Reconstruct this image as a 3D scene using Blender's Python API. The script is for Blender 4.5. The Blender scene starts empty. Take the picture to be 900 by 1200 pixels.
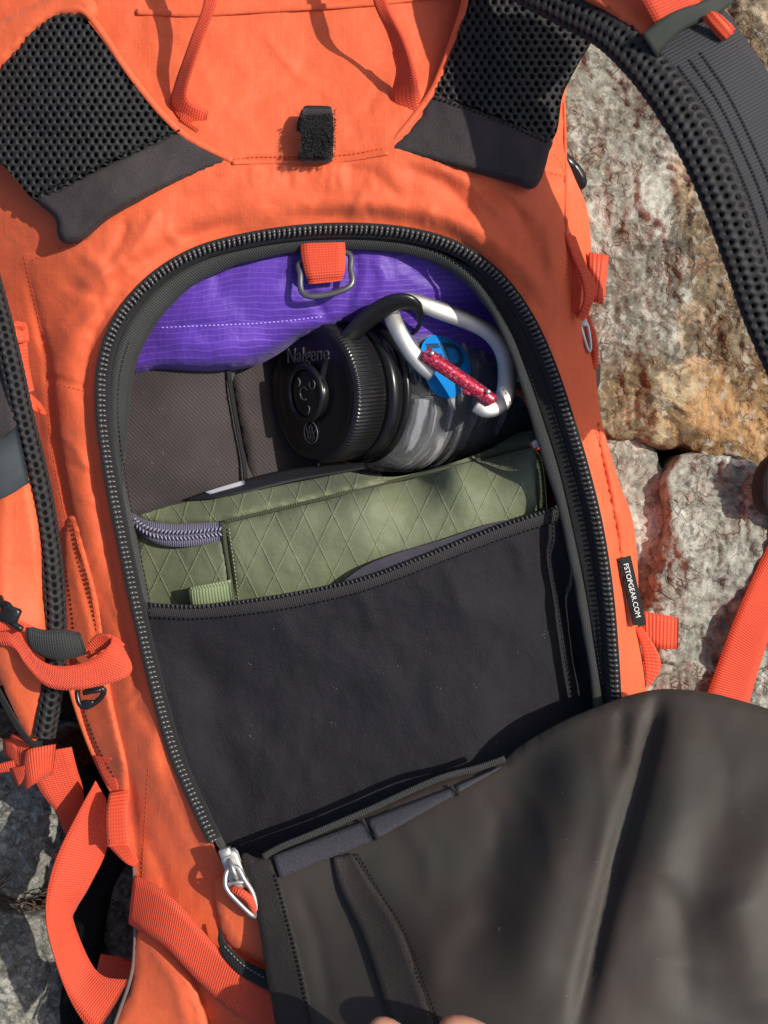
import bpy, math, random
import numpy as np
from mathutils import Vector, Matrix
from mathutils.geometry import delaunay_2d_cdt
random.seed(7); np.random.seed(7)
C = bpy.context.scene.collection
R = math.radians

# ------------------------------------------------------------------ camera, light, exposure
H = 0.62          # camera height above the plane of the open bag
PX = 0.0004       # metres per photo pixel on that plane
cam = bpy.data.cameras.new('camera'); camo = bpy.data.objects.new('camera', cam); C.objects.link(camo)
camo.location = (0, 0, H); camo.rotation_euler = (0, 0, 0)
cam.sensor_fit = 'VERTICAL'; cam.sensor_height = 36; cam.lens = 36 * H / (1200 * PX)
cam.clip_start = 0.01; cam.clip_end = 50
cam.dof.use_dof = True; cam.dof.focus_distance = 0.66; cam.dof.aperture_fstop = 16
bpy.context.scene.camera = camo
SUN = Vector((0.60, 0.16, 0.78)).normalized()
w = bpy.data.worlds.new('World'); bpy.context.scene.world = w; w.use_nodes = True
nt = w.node_tree; sky = nt.nodes.new('ShaderNodeTexSky'); sky.sky_type = 'NISHITA'; sky.sun_disc = False; sky.dust_density = 3.0; sky.air_density = .8
sky.sun_elevation = math.asin(SUN.z); sky.sun_rotation = math.atan2(SUN.x, SUN.y)
nt.links.new(sky.outputs[0], nt.nodes['Background'].inputs[0]); nt.nodes['Background'].inputs[1].default_value = 0.105
sl = bpy.data.lights.new('sun', 'SUN'); slo = bpy.data.objects.new('sun', sl); C.objects.link(slo)
sl.energy = 3.5; sl.angle = R(0.6); sl.color = (1, 0.94, 0.84); slo.rotation_euler = SUN.to_track_quat('Z', 'Y').to_euler()
slo.location = SUN * 3
vs = bpy.context.scene.view_settings
vs.view_transform = 'Standard'; vs.look = 'None'; vs.exposure = 0.22; vs.gamma = 1; vs.use_curve_mapping = False

# ------------------------------------------------------------------ geometry helpers
def S(px, py, h):                      # point at height h (mm) that stands px, py across the layout
    z = h / 1000; k = (H - z) / H * PX
    return Vector(((px - 450) * k, (600 - py) * k, z))
def SA(P, h):                          # arrays
    z = h / 1000; k = (H - z) / H * PX
    return np.stack([(P[:, 0] - 450) * k, (600 - P[:, 1]) * k, z], 1)
def cr(pts, step=None, n=None, closed=False):    # Catmull-Rom resample, any dimension
    p = np.array(pts, float); m = len(p)
    if closed: p = np.vstack([p[-1], p, p[0], p[1]])
    else: p = np.vstack([2*p[0]-p[1], p, 2*p[-1]-p[-2]])
    out = []
    segs = m if closed else m - 1
    for i in range(segs):
        a, b, c, d = p[i:i+4]
        t = np.linspace(0, 1, 24, endpoint=False)[:, None]
        out.append(0.5*((2*b)+(-a+c)*t+(2*a-5*b+4*c-d)*t*t+(-a+3*b-3*c+d)*t**3))
    if not closed: out.append(p[-2][None])
    q = np.vstack(out)
    if closed: q = np.vstack([q, q[:1]])
    L = np.r_[0, np.cumsum(np.linalg.norm(np.diff(q[:, :2], axis=0), axis=1) + 1e-9)]
    if n is None: n = max(3, int(round(L[-1] / step)) + 1)
    s = np.linspace(0, L[-1], n)
    r = np.stack([np.interp(s, L, q[:, k]) for k in range(q.shape[1])], 1)
    return r[:-1] if closed else r
def inpoly(P, poly):
    x, y = P[:, 0], P[:, 1]; c = np.zeros(len(P), bool); j = len(poly) - 1
    for i in range(len(poly)):
        xi, yi = poly[i]; xj, yj = poly[j]
        if yi != yj:
            c ^= ((yi > y) != (yj > y)) & (x < (xj - xi) * (y - yi) / (yj - yi) + xi)
        j = i
    return c
def dist(P, path, closed=False, near=False):
    Q = np.array(path, float)[:, :2]
    if closed: Q = np.vstack([Q, Q[:1]])
    best = np.full(len(P), 1e9); bp = np.zeros((len(P), 2)); bt = np.zeros(len(P))
    for i in range(len(Q) - 1):
        a, d = Q[i], Q[i+1] - Q[i]; l = (d @ d) + 1e-9
        t = np.clip(((P - a) @ d) / l, 0, 1); q = a + t[:, None] * d
        e = np.linalg.norm(P - q, axis=1); k = e < best
        best[k] = e[k]; bp[k] = q[k]; bt[k] = (i + t[k]) / (len(Q) - 1)
    return (best, bp, bt) if near else best
def vnoise(x, y, seed=0):
    xi = np.floor(x).astype(np.int64); yi = np.floor(y).astype(np.int64); fx = x - xi; fy = y - yi
    fx = fx*fx*(3-2*fx); fy = fy*fy*(3-2*fy)
    def h(a, b):
        n = (a * 374761393 + b * 668265263 + seed * 1442695041) & 0xffffffff
        n = ((n ^ (n >> 13)) * 1274126177) & 0xffffffff
        return ((n ^ (n >> 16)) & 0xffff) / 65535.0
    return (h(xi, yi)*(1-fx) + h(xi+1, yi)*fx)*(1-fy) + (h(xi, yi+1)*(1-fx) + h(xi+1, yi+1)*fx)*fy * 1.0
def fbm(x, y, o=4, seed=0, ridge=False):
    s = 0; a = 1.0; t = 0
    for k in range(o):
        v = vnoise(x * 2**k + 17*k, y * 2**k - 9*k, seed + k)
        v = 1 - abs(2*v - 1) if ridge else v
        s = s + a*v; t += a; a *= .5
    return s / t * 2 - 1
class HF:                               # smooth height field through control points, plus folds and fine waviness
    def __init__(s, pts, ridges=(), noise=(), lim=None):
        p = np.array(pts, float); s.p = p[:, :2] / 100; n = len(p)
        K = s.k(np.linalg.norm(s.p[:, None] - s.p[None], axis=2)) + np.eye(n) * 0.02
        A = np.zeros((n+3, n+3)); A[:n, :n] = K; A[:n, n] = 1; A[:n, n+1:] = s.p; A[n, :n] = 1; A[n+1:, :n] = s.p.T
        s.w = np.linalg.solve(A, np.r_[p[:, 2], 0, 0, 0]); s.r = ridges; s.n = noise; s.lim = lim
    def k(s, r): return np.where(r > 0, r*r*np.log(r + 1e-9), 0)
    def __call__(s, P):
        q = P / 100; n = len(s.p)
        h = s.k(np.linalg.norm(q[:, None] - s.p[None], axis=2)) @ s.w[:n] + s.w[n] + q @ s.w[n+1:]
        if s.lim: h = np.clip(h, *s.lim)
        for path, amp, wd in s.r:
            d, _, t = dist(P, path, near=True)
            h = h + amp * np.exp(-(d/wd)**2) * np.clip(np.minimum(t, 1-t)*6 + .12, 0, 1)
        for amp, sx, sy, seed in s.n: h = h + amp * fbm(P[:, 0]/sx + 50, P[:, 1]/sy + 50, 3, seed)
        return h
    def at(s, x, y): return float(s(np.array([[x, y]], float))[0])
def flat(h): return lambda P: np.full(len(P), float(h))

def mesh(name, V, F, mat, parent=None, uv=None, smooth=True, flatfaces=None):
    me = bpy.data.meshes.new(name); me.from_pydata([tuple(v) for v in V], [], F)
    if uv is not None:
        l = me.uv_layers.new(name='UVMap'); li = np.zeros(len(me.loops), np.int32); me.loops.foreach_get('vertex_index', li)
        l.data.foreach_set('uv', np.asarray(uv, np.float32)[li].ravel())
    me.polygons.foreach_set('use_smooth', [smooth]*len(me.polygons)); me.materials.append(mat); me.update()
    o = bpy.data.objects.new(name, me); C.objects.link(o)
    if parent: o.parent = parent
    return o
class Acc:                              # collects small pieces of ONE part
    def __init__(s): s.V = []; s.F = []; s.U = []
    def add(s, V, F, U=None):
        b = len(s.V); s.V += [tuple(v) for v in V]; s.F += [tuple(b + i for i in f) for f in F]
        s.U += [tuple(u) for u in U] if U is not None else [(v[0]/PX, v[1]/PX) for v in V]
    def build(s, name, mat, parent=None, kind=None, smooth=True):
        o = mesh(name, s.V, s.F, mat, parent, s.U, smooth)
        if kind: o['kind'] = kind
        return o
def patch(name, outline, hf, mat, parent=None, step=6, thick=1.2, holes=(), edge=None, skirt=None, smoothline=True, uvrot=0, jit=.15):
    O = cr(outline, step, closed=True) if smoothline else np.array(outline, float)
    if not smoothline:
        q = []
        for i in range(len(O)):
            a, b = O[i], O[(i+1) % len(O)]; k = max(1, int(np.linalg.norm(b-a)/step))
            for j in range(k): q.append(a + (b-a)*j/k)
        O = np.array(q)
    HL = [cr(h, step, closed=True) for h in holes]
    lo, hi = O.min(0), O.max(0)
    gx, gy = np.meshgrid(np.arange(lo[0], hi[0], step), np.arange(lo[1], hi[1], step*.87))
    gx = gx + (np.arange(gx.shape[0]) % 2)[:, None]*step*.5
    G = np.stack([gx.ravel(), gy.ravel()], 1) + np.random.uniform(-jit*step, jit*step, (gx.size, 2))
    G = G[inpoly(G, O)]; G = G[dist(G, O, True) > step*.55]
    for h in HL: G = G[~inpoly(G, h)]; G = G[dist(G, h, True) > step*.55]
    P = np.vstack([O] + HL + [G]); E = []; b = 0
    for L in [O] + HL:
        E += [(b+i, b+(i+1) % len(L)) for i in range(len(L))]; b += len(L)
    vs_, es_, fs_, *_ = delaunay_2d_cdt([Vector(p) for p in P], E, [], 0, 1e-4)
    Q = np.array([tuple(v) for v in vs_]); T = np.array(fs_)
    cen = Q[T].mean(1); k = inpoly(cen, O)
    for h in HL: k &= ~inpoly(cen, h)
    T = T[k]
    a = Q[T]; ar = (a[:, 1, 0]-a[:, 0, 0])*(a[:, 2, 1]-a[:, 0, 1]) - (a[:, 2, 0]-a[:, 0, 0])*(a[:, 1, 1]-a[:, 0, 1])
    T[ar > 0] = T[ar > 0][:, ::-1]      # y runs down in the layout, so this faces up
    h = hf(Q)
    if edge:
        r, drop = edge; d = dist(Q, O, True); u = np.clip(1 - d/r, 0, 1); h = h - drop*(1 - np.sqrt(np.clip(1 - u*u, 0, 1)))
    W = SA(Q, h); V = list(W); F = [tuple(t) for t in T]; U = list(Q)
    cnt = {}
    for t in F:
        for i in range(3): cnt[(t[i], t[(i+1) % 3])] = 1
    bd = [e for e in cnt if (e[1], e[0]) not in cnt]
    n = len(Q)
    lv = [(-thick, 0)] if not skirt else skirt
    bv = sorted({i for e in bd for i in e}); prev = {}
    for i in bv: prev[i] = len(V); V.append(W[i]); U.append(Q[i])
    for dz, _ in lv:
        cur = {}
        for i in bv:
            cur[i] = len(V); V.append(W[i] + np.array([0, 0, dz/1000])); U.append(Q[i] + np.array([0, -dz/.4]))
        F += [(prev[b2], prev[a2], cur[a2], cur[b2]) for a2, b2 in bd]; prev = cur
    if not skirt:
        b = len(V); V += [v - np.array([0, 0, thick/1000]) for v in W]; U += list(Q); F += [(b+t[2], b+t[1], b+t[0]) for t in T]
    U = np.array(U)
    if uvrot: c, s_ = math.cos(uvrot), math.sin(uvrot); U = U @ np.array([[c, s_], [-s_, c]])
    return mesh(name, V, F, mat, parent, U)
def strip(name, A, B, mat, parent=None, thick=1.2, step=5, m=5, bow=0, n=None, acc=None, wave=0):
    A = cr(A, step) if n is None else cr(A, n=n); B = cr(B, n=len(A)); n = len(A)
    WA, WB = SA(A[:, :2], A[:, 2]), SA(B[:, :2], B[:, 2])
    T = np.gradient((WA+WB)/2, axis=0); X = WB - WA; N = np.cross(X, T); N /= np.linalg.norm(N, axis=1)[:, None] + 1e-12
    s = np.r_[0, np.cumsum(np.linalg.norm(np.diff((WA+WB)/2, axis=0), axis=1))]/PX
    wl = np.linalg.norm(X, axis=1).mean()/PX
    V = []; U = []
    for side in (1, -1):
        for i in range(n):
            for j in range(m+1):
                f = j/m; o = bow*4*f*(1-f) + wave*math.sin(s[i]*.09 + 2*f)
                V.append(WA[i] + X[i]*f + N[i]*(o + side*thick/2*(1 if 0 < j < m else .7))/1000); U.append((f*wl, s[i]))
    q = lambda k, i, j: k*n*(m+1) + i*(m+1) + j
    F = []
    for i in range(n-1):
        for j in range(m):
            F.append((q(0, i, j), q(0, i, j+1), q(0, i+1, j+1), q(0, i+1, j))); F.append((q(1, i, j), q(1, i+1, j), q(1, i+1, j+1), q(1, i, j+1)))
        F.append((q(0, i, 0), q(0, i+1, 0), q(1, i+1, 0), q(1, i, 0))); F.append((q(0, i, m), q(1, i, m), q(1, i+1, m), q(0, i+1, m)))
    for i in (0, n-1):
        for j in range(m):
            F.append((q(0, i, j), q(1, i, j), q(1, i, j+1), q(0, i, j+1)))
    if acc: acc.add(V, F, U); return
    return mesh(name, V, F, mat, parent, U)
def sweep(P, r, sides=10, closed=False, flatn=None, ratio=1.0, caps=True):
    P = np.array(P, float); n = len(P)
    T = np.gradient(P, axis=0) if not closed else (np.roll(P, -1, 0) - np.roll(P, 1, 0))
    T /= np.linalg.norm(T, axis=1)[:, None] + 1e-12
    up = np.array(flatn if flatn is not None else (0, 0, 1), float); V = []; U = []; s = 0
    rr = np.full(n, r) if np.isscalar(r) else np.interp(np.linspace(0, 1, n), np.linspace(0, 1, len(r)), r)
    for i in range(n):
        x = np.cross(T[i], up)
        if np.linalg.norm(x) < .15: x = np.cross(T[i], (0.3, 1, 0))
        x /= np.linalg.norm(x); y = np.cross(x, T[i])
        if i: s += np.linalg.norm(P[i]-P[i-1])/PX
        for k in range(sides):
            a = 2*math.pi*k/sides; V.append(P[i] + rr[i]*(x*math.cos(a) + y*math.sin(a)*ratio)); U.append((k*rr[i]*6.28/sides/PX, s))
    F = []
    for i in range(n if closed else n-1):
        i2 = (i+1) % n
        for k in range(sides): F.append((i*sides+k, i*sides+(k+1) % sides, i2*sides+(k+1) % sides, i2*sides+k))
    if not closed and caps:
        F.append(tuple(range(sides))[::-1]); F.append(tuple((n-1)*sides+k for k in range(sides)))
    return V, F, U
def tube(name, pts, r, mat, parent=None, step=4, sides=10, closed=False, ratio=1.0, acc=None, world=False):
    """pts in layout px / px / mm height, r in mm"""
    if world: P = cr(pts, n=max(8, len(pts)*5), closed=closed)
    else:
        q = cr(pts, step, closed=closed); P = SA(q[:, :2], q[:, 2])
    r_ = r/1000 if np.isscalar(r) else [x/1000 for x in r]
    V, F, U = sweep(P, r_, sides, closed, None, ratio)
    if acc: acc.add(V, F, U); return
    return mesh(name, V, F, mat, parent, U)
def box(acc, c, ax, ay, az, bev=.25):
    """bevelled block: centre and three half-axis vectors"""
    c, ax, ay, az = map(np.array, (c, ax, ay, az)); V = []
    for sz, k in ((-1, 1-bev), (-1+bev, 1), (1-bev, 1), (1, 1-bev)):
        for x, y in ((-1, -1+bev), (-1+bev, -1), (1-bev, -1), (1, -1+bev), (1, 1-bev), (1-bev, 1), (-1+bev, 1), (-1, 1-bev)):
            V.append(c + ax*x*k + ay*y*k + az*sz)
    F = [tuple(range(8))[::-1], tuple(range(24, 32))]
    for l in range(3): F += [(l*8+i, l*8+(i+1) % 8, l*8+8+(i+1) % 8, l*8+8+i) for i in range(8)]
    acc.add(V, F)
def stitches(name, path, hf, mat, parent, pitch=5.5, ln=3.4, r=.28, lift=.35, offs=0):
    q = cr(path, pitch)[:, :2]
    hh = hf(q) if callable(hf) else np.interp(np.linspace(0, 1, len(q)), np.linspace(0, 1, len(hf)), hf)
    W = SA(q, hh + lift); a = Acc()
    for i in range(len(W)-1):
        d = W[i+1] - W[i]; L = np.linalg.norm(d)
        if L < 1e-7: continue
        d = d/L; x = np.cross(d, (0, 0, 1)); c = (W[i]+W[i+1])/2
        box(a, c, d*ln/2*PX, x/np.linalg.norm(x)*r/1000, np.array((0, 0, r*.8/1000)), .4)
    return a.build(name, mat, parent, 'stuff')
def honeycomb(name, mp, ins, rng, mat, parent, pu=11, pv=9, hu=2.9, hv=3.6, clampf=None, deep=2.2, clip=None):
    """open spacer mesh: a net of cells, each with a real hole; mp(U, V, depth mm) -> world, on arrays"""
    u0, v0, u1, v1 = rng; cs = []; row = 0; v = v0
    while v < v1:
        u = u0 + (pu/2 if row % 2 else 0)
        while u < u1: cs.append((u, v)); u += pu
        v += pv; row += 1
    cs = np.array(cs); cs = cs[ins(cs)]; P = []; DP = []; F = []
    for u, v in cs:
        uu, vv = u + random.uniform(-.6, .6), v + random.uniform(-.6, .6); kk = random.uniform(.86, 1.1)
        hx = pu/2; hy = pv*2/3
        cor = [(u, v-hy), (u+hx, v-hy/2), (u+hx, v+hy/2), (u, v+hy), (u-hx, v+hy/2), (u-hx, v-hy/2)]
        ring = []
        for i in range(6):
            x0, y0 = cor[i]; x1, y1 = cor[(i+1) % 6]; ring += [(x0, y0), ((x0+x1)/2, (y0+y1)/2)]
        mid = []; inn = []
        for i in range(12):
            t = math.atan2((ring[i][1]-v)/pv, (ring[i][0]-u)/pu)
            mid.append((uu + hu*kk*1.3*math.cos(t), vv + hv*kk*1.25*math.sin(t))); inn.append((uu + hu*kk*math.cos(t), vv + hv*kk*math.sin(t)))
        b = len(P)
        for L, dp in ((ring, .45), (mid, .1), (inn, -.7), (inn, -deep)):
            P += L; DP += [dp]*12
        F += [(b+l*12+i, b+l*12+12+i, b+l*12+12+(i+1) % 12, b+l*12+(i+1) % 12) for l in range(3) for i in range(12)]
    P = np.array(P); DP = np.array(DP)
    if clampf: P = clampf(P)
    o = mesh(name, mp(P[:, 0], P[:, 1], DP), F, mat, parent, P); o['kind'] = 'stuff'; return o
def empty(name, loc, label=None, cat=None, parent=None):
    o = bpy.data.objects.new(name, None); C.objects.link(o); o.location = loc; o.empty_display_size = .01
    if label: o['label'] = label; o['category'] = cat
    if parent: o.parent = parent
    return o
def tag(o, label=None, cat=None, group=None, kind=None):
    if label: o['label'] = label
    if cat: o['category'] = cat
    if group: o['group'] = group
    if kind: o['kind'] = kind
    return o
def text(name, body, fn, size, mat, parent, ext=.0002, bold=0.0, spacing=1.0):
    cu = bpy.data.curves.new(name, 'FONT'); cu.body = body; cu.size = size; cu.extrude = ext; cu.offset = bold; cu.space_character = spacing
    cu.align_x = 'CENTER'; cu.align_y = 'CENTER'; cu.resolution_u = 3
    o = bpy.data.objects.new(name, cu); C.objects.link(o); dg = bpy.context.evaluated_depsgraph_get()
    me = o.evaluated_get(dg).to_mesh(); V = [fn(v.co) for v in me.vertices]; F = [tuple(p.vertices) for p in me.polygons]
    o.evaluated_get(dg).to_mesh_clear(); bpy.data.objects.remove(o); bpy.data.curves.remove(cu)
    return mesh(name, V, F, mat, parent, smooth=False)

# ------------------------------------------------------------------ materials
class M:
    def __init__(s, name, rough=.8, spec=.3, sheen=0, metal=0):
        s.m = bpy.data.materials.new(name); s.m.use_nodes = True; s.t = s.m.node_tree; s.b = s.t.nodes['Principled BSDF']
        s.b.inputs['Roughness'].default_value = rough; s.b.inputs['Specular IOR Level'].default_value = spec
        s.b.inputs['Sheen Weight'].default_value = sheen; s.b.inputs['Sheen Roughness'].default_value = .5; s.b.inputs['Metallic'].default_value = metal
        tc = s.n('ShaderNodeTexCoord'); s.uv = tc.outputs['UV']; s.ob = tc.outputs['Object']
        sp = s.n('ShaderNodeSeparateXYZ'); s.l(s.uv, sp.inputs[0]); s.u, s.v = sp.outputs[0], sp.outputs[1]
    def n(s, t, **k):
        o = s.t.nodes.new(t)
        for a, b in k.items(): setattr(o, a, b)
        return o
    def l(s, a, b): s.t.links.new(a, b)
    def put(s, sock, v):
        if hasattr(v, 'node'): s.l(v, sock)
        else: sock.default_value = v
    def ma(s, op, a, b=0.0, c=None):
        o = s.n('ShaderNodeMath', operation=op); s.put(o.inputs[0], a); s.put(o.inputs[1], b)
        if c is not None: s.put(o.inputs[2], c)
        return o.outputs[0]
    def mr(s, v, a, b, c=0., d=1.):
        o = s.n('ShaderNodeMapRange', interpolation_type='SMOOTHSTEP'); s.put(o.inputs[0], v)
        for i, x in enumerate((a, b, c, d)): o.inputs[i+1].default_value = x
        return o.outputs[0]
    def line(s, x, period, width):      # 1 on the line, 0 between
        return s.mr(s.ma('PINGPONG', x, period/2), width*.4, width, 1, 0)
    def sine(s, x, period): return s.ma('ADD', s.ma('MULTIPLY', s.ma('SINE', s.ma('MULTIPLY', x, 6.2832/period)), .5), .5)
    def noise(s, scale, det=4, vec=None, rough=.5, dist=0, st=None):
        o = s.n('ShaderNodeTexNoise'); v = vec or s.uv
        if st:
            mp = s.n('ShaderNodeMapping'); s.l(v, mp.inputs[0]); mp.inputs['Scale'].default_value = st; v = mp.outputs[0]
        s.l(v, o.inputs['Vector']); o.inputs['Scale'].default_value = scale; o.inputs['Detail'].default_value = det
        o.inputs['Roughness'].default_value = rough; o.inputs['Distortion'].default_value = dist
        return o.outputs[0]
    def mix(s, f, a, b, mode='MIX'):
        o = s.n('ShaderNodeMix', data_type='RGBA', blend_type=mode); s.put(o.inputs[0], f)
        for i, c in ((6, a), (7, b)):
            if hasattr(c, 'node'): s.l(c, o.inputs[i])
            else: o.inputs[i].default_value = (*c, 1)
        return o.outputs[2]
    def col(s, c): s.put(s.b.inputs['Base Color'], c if hasattr(c, 'node') else (*c, 1))
    def bump(s, h, strength=.5, distance=.0004, prev=None):
        o = s.n('ShaderNodeBump'); o.inputs['Strength'].default_value = strength; o.inputs['Distance'].default_value = distance
        s.l(h, o.inputs['Height'])
        if prev: s.l(prev, o.inputs['Normal'])
        s.l(o.outputs[0], s.b.inputs['Normal']); return o.outputs[0]
def sc(c, k): return tuple(x*k for x in c)
def ripstop(name, c, grid=12, dirt=.2, rough=.62, line=.25, sheen=.1, warm=None):
    g = M(name, rough, .3, sheen)
    nz = g.noise(.018, 5); n2 = g.noise(.35, 3)
    base = g.mix(g.mr(nz, .35, .7), c, sc(c, 1-dirt)); base = g.mix(g.ma('MULTIPLY', n2, .25), base, sc(c, .7))
    base = g.mix(g.mr(g.noise(.028, 7, rough=.7), .56, .72, 0, .35), base, (c[0]*.55+.04, c[1]*.75+.02, c[2]*.8+.02)); base = g.mix(g.mr(g.noise(.011, 5, rough=.6, dist=.8), .55, .7, 0, .3), base, tuple(min(.9, x*1.12+.03) for x in c))
    wob = g.ma('MULTIPLY', g.noise(.03, 2), 9)
    ln = g.ma('MAXIMUM', g.line(g.ma('ADD', g.u, wob), grid, 1.1), g.line(g.ma('ADD', g.v, wob), grid*.9, 1.1))
    ln = g.ma('MULTIPLY', ln, g.mr(g.noise(.12, 2), .35, .6))
    base = g.mix(g.ma('MULTIPLY', ln, line), base, tuple(min(.95, x*1.4+.05) for x in c))
    g.col(base)
    wv = g.ma('MULTIPLY', g.sine(g.u, 2.3), g.sine(g.v, 2.3))
    b = g.bump(g.ma('ADD', g.ma('MULTIPLY', ln, .6), g.ma('MULTIPLY', wv, .35)), .35, .0002)
    g.bump(g.noise(.03, 4, rough=.55), .28, .0030, b)
    return g.m
def webbing(name, c, rib=3.1, rough=.6, dirt=.15, flatrib=.5):
    g = M(name, rough, .35, .08)
    rv = g.sine(g.ma('ADD', g.v, g.ma('MULTIPLY', g.sine(g.u, 3.4), .7)), rib); ru = g.sine(g.u, 3.4)
    base = g.mix(g.ma('MULTIPLY', g.ma('SUBTRACT', 1.0, rv), flatrib), c, sc(c, .5)); base = g.mix(g.mr(g.noise(.03, 4), .4, .75, 0, dirt*2), base, sc(c, .62))
    g.col(base); g.bump(g.ma('ADD', rv, g.ma('MULTIPLY', ru, .3)), .6, .00045); return g.m
def weave(name, c, p=2.6, rough=.8, contrast=.6, diag=False, spec=.25, sheen=.15, big=.0015):
    if not diag: p = p*1.32; contrast *= .7
    g = M(name, rough, spec, sheen)
    if diag:
        a = g.sine(g.ma('ADD', g.u, g.v), p); b = g.sine(g.ma('SUBTRACT', g.u, g.v), p*1.6)
    else: a = g.mr(g.noise(1, 2, st=(.30, .9, 1)), .35, .65); b = g.mr(g.noise(1, 2, st=(.9, .30, 1)), .3, .6)
    w_ = g.ma('MULTIPLY', a, b); sp = g.noise(.6, 2)
    base = g.mix(g.ma('MULTIPLY', w_, contrast), c, tuple(x*2.2 for x in c)); base = g.mix(g.mr(g.noise(.012, 3), .35, .7, 0, .45), base, sc(c, .6))
    base = g.mix(g.mr(sp, .68, .75, 0, .35), base, tuple(x*3+.02 for x in c))
    g.col(base); b1 = g.bump(w_, .5, .0003); g.bump(g.noise(.03, 3), .5, big, b1); return g.m
def plain(name, c, rough=.4, spec=.5, metal=0, nz=.0003, var=.2, sheen=0, scale=.2):
    g = M(name, rough, spec, sheen, metal); n_ = g.noise(scale*400, 4, g.ob)
    g.col(g.mix(g.mr(n_, .3, .7, 0, var*2), c, sc(c, .6))); g.bump(n_, .4, nz); return g.m
OR = (0.79, 0.134, 0.048)
orange = ripstop('orange_ripstop', OR, 12, line=.10, dirt=.10)
orange_plain = ripstop('orange_smooth', (0.79, .138, .049), 12, line=.05)
red_web = webbing('red_orange_webbing', (0.82, .088, .035))
tab_web = webbing('orange_tab_webbing', (0.82, .088, .032), 4.5, flatrib=.25)
purple = ripstop('purple_ripstop', (.125, .047, .50), 7, dirt=.1, line=.35, rough=.5)
g = M('purple_line_ripstop', .5, .35, .1)
wob = g.ma('MULTIPLY', g.noise(.012, 2), 26)
ln = g.line(g.ma('ADD', g.ma('ADD', g.v, wob), g.ma('MULTIPLY', g.u, .06)), 7.2, 1.3); l2 = g.line(g.ma('ADD', g.u, wob), 7, 1.0)
pb = g.mix(g.mr(g.noise(.02, 4), .35, .7), (.110, .040, .39), (.080, .030, .31)); pb = g.mix(g.ma('MULTIPLY', ln, .14), pb, (.30, .20, .75)); pb = g.mix(g.ma('MULTIPLY', l2, .05), pb, (.3, .2, .8))
g.col(pb); b1 = g.bump(g.ma('ADD', ln, g.ma('MULTIPLY', l2, .12)), .5, .0003); g.bump(g.noise(.03, 3), .5, .003, b1); purple = g.m
black_web = webbing('black_grosgrain', (.034, .036, .035), 2.8, .65)
tape_black = webbing('black_tape', (.012, .012, .013), 2.4, .7, flatrib=.3)
neoprene = weave('charcoal_neoprene', (.042, .035, .036), 2.0, contrast=.6, sheen=.04, big=.001)
mesh_m = plain('charcoal_spacer_mesh', (.022, .021, .022), .65, .35, sheen=.02, nz=.0001)
mesh_dark = plain('black_mesh_backing', (.006, .006, .007), .9, .1)
panel_m = weave('black_pocket_cloth', (.0105, .0098, .0132), 2.2, .7, .8, False, .25, .03, .003)
divider_m = weave('grey_coarse_weave', (.046, .037, .037), 3.3, .85, 1.0, True, .2, .1)
flap_m = M('coated_charcoal_lining', .60, .34, 0)
nz = flap_m.noise(.006, 4, dist=.6)
flap_m.col(flap_m.mix(flap_m.mr(nz, .35, .65), (.043, .032, .027), (.040, .037, .031)))
b1 = flap_m.bump(flap_m.noise(.5, 2), .12, .0002); flap_m.bump(flap_m.noise(.010, 2), .35, .005, b1); flap_m = flap_m.m
greymesh = weave('slate_pocket_cloth', (.040, .039, .048), 3, .65, sheen=.03)
teeth_m = plain('zipper_teeth_black', (.062, .056, .055), .27, .65)
teeth_warm = plain('zipper_teeth_bronze', (.13, .12, .13), .3, .7, metal=.3)
lav_m = webbing('lavender_grey_tape', (.17, .16, .23), 3, .55)
lav_teeth = plain('lavender_teeth', (.30, .29, .40), .35, .5)
g = M('olive_sailcloth', .6, .35, .1)
def xl(k, p, w_):
    x = g.ma('ADD', g.u, g.ma('MULTIPLY', g.v, k)); x = g.ma('ADD', x, g.ma('MULTIPLY', g.sine(g.v, 3.2), .9)); return g.line(x, p, w_)
xx = g.ma('MAXIMUM', xl(.48, 34, 1.5), xl(-.48, 34, 1.5)); wv = g.ma('MULTIPLY', g.noise(.5, 3), 1.2)
ob = g.mix(g.mr(g.noise(.02, 4), .35, .7), (.145, .164, .098), (.118, .134, .078)); ob = g.mix(g.ma('MULTIPLY', g.ma('MULTIPLY', xx, g.mr(g.noise(.09, 3), .35, .6, .2, 1)), .42), ob, (.28, .31, .19)); ob = g.mix(g.ma('MULTIPLY', wv, .3), ob, (.20, .23, .12))
g.col(ob); b1 = g.bump(g.ma('ADD', xx, g.ma('MULTIPLY', wv, .25)), .8, .0006); g.bump(g.noise(.03, 3), .5, .003, b1); olive = g.m
olive_bind = webbing('olive_binding', (.055, .062, .030), 3)
olive_tab = webbing('pale_green_webbing', (.26, .32, .17), 3.6)
thread_o = plain('orange_thread', (.62, .085, .03), .7, .2)
thread_k = plain('black_thread', (.012, .012, .013), .7, .2)
thread_g = plain('charcoal_thread', (.034, .034, .037), .7, .2)
thread_p = plain('lilac_thread', (.45, .34, .85), .6, .2)
black_pl = plain('black_plastic', (.012, .012, .013), .3, .5, nz=.0002)
cap_m = plain('black_cap_plastic', (.010, .010, .011), .27, .5, nz=.00012)
emb_m = plain('embossed_cap_plastic', (.085, .085, .09), .35, .6)
steel = plain('brushed_alloy', (.64, .63, .60), .52, .5, metal=1.0, nz=.0002)
gun = plain('gunmetal_ring', (.17, .17, .19), .4, .5, metal=.7)
g = M('scratched_red_anodised', .33, .5, 0, .6); n_ = g.noise(900, 5, g.ob, .7)
g.col(g.mix(g.mr(n_, .52, .66), (.55, .02, .06), (.75, .45, .5))); g.bump(n_, .3, .0002); red_al = g.m
white_ink = plain('white_print', (.75, .75, .73), .6, .3)
grey_ink = plain('dark_print', (.02, .07, .15), .5, .3)
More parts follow.
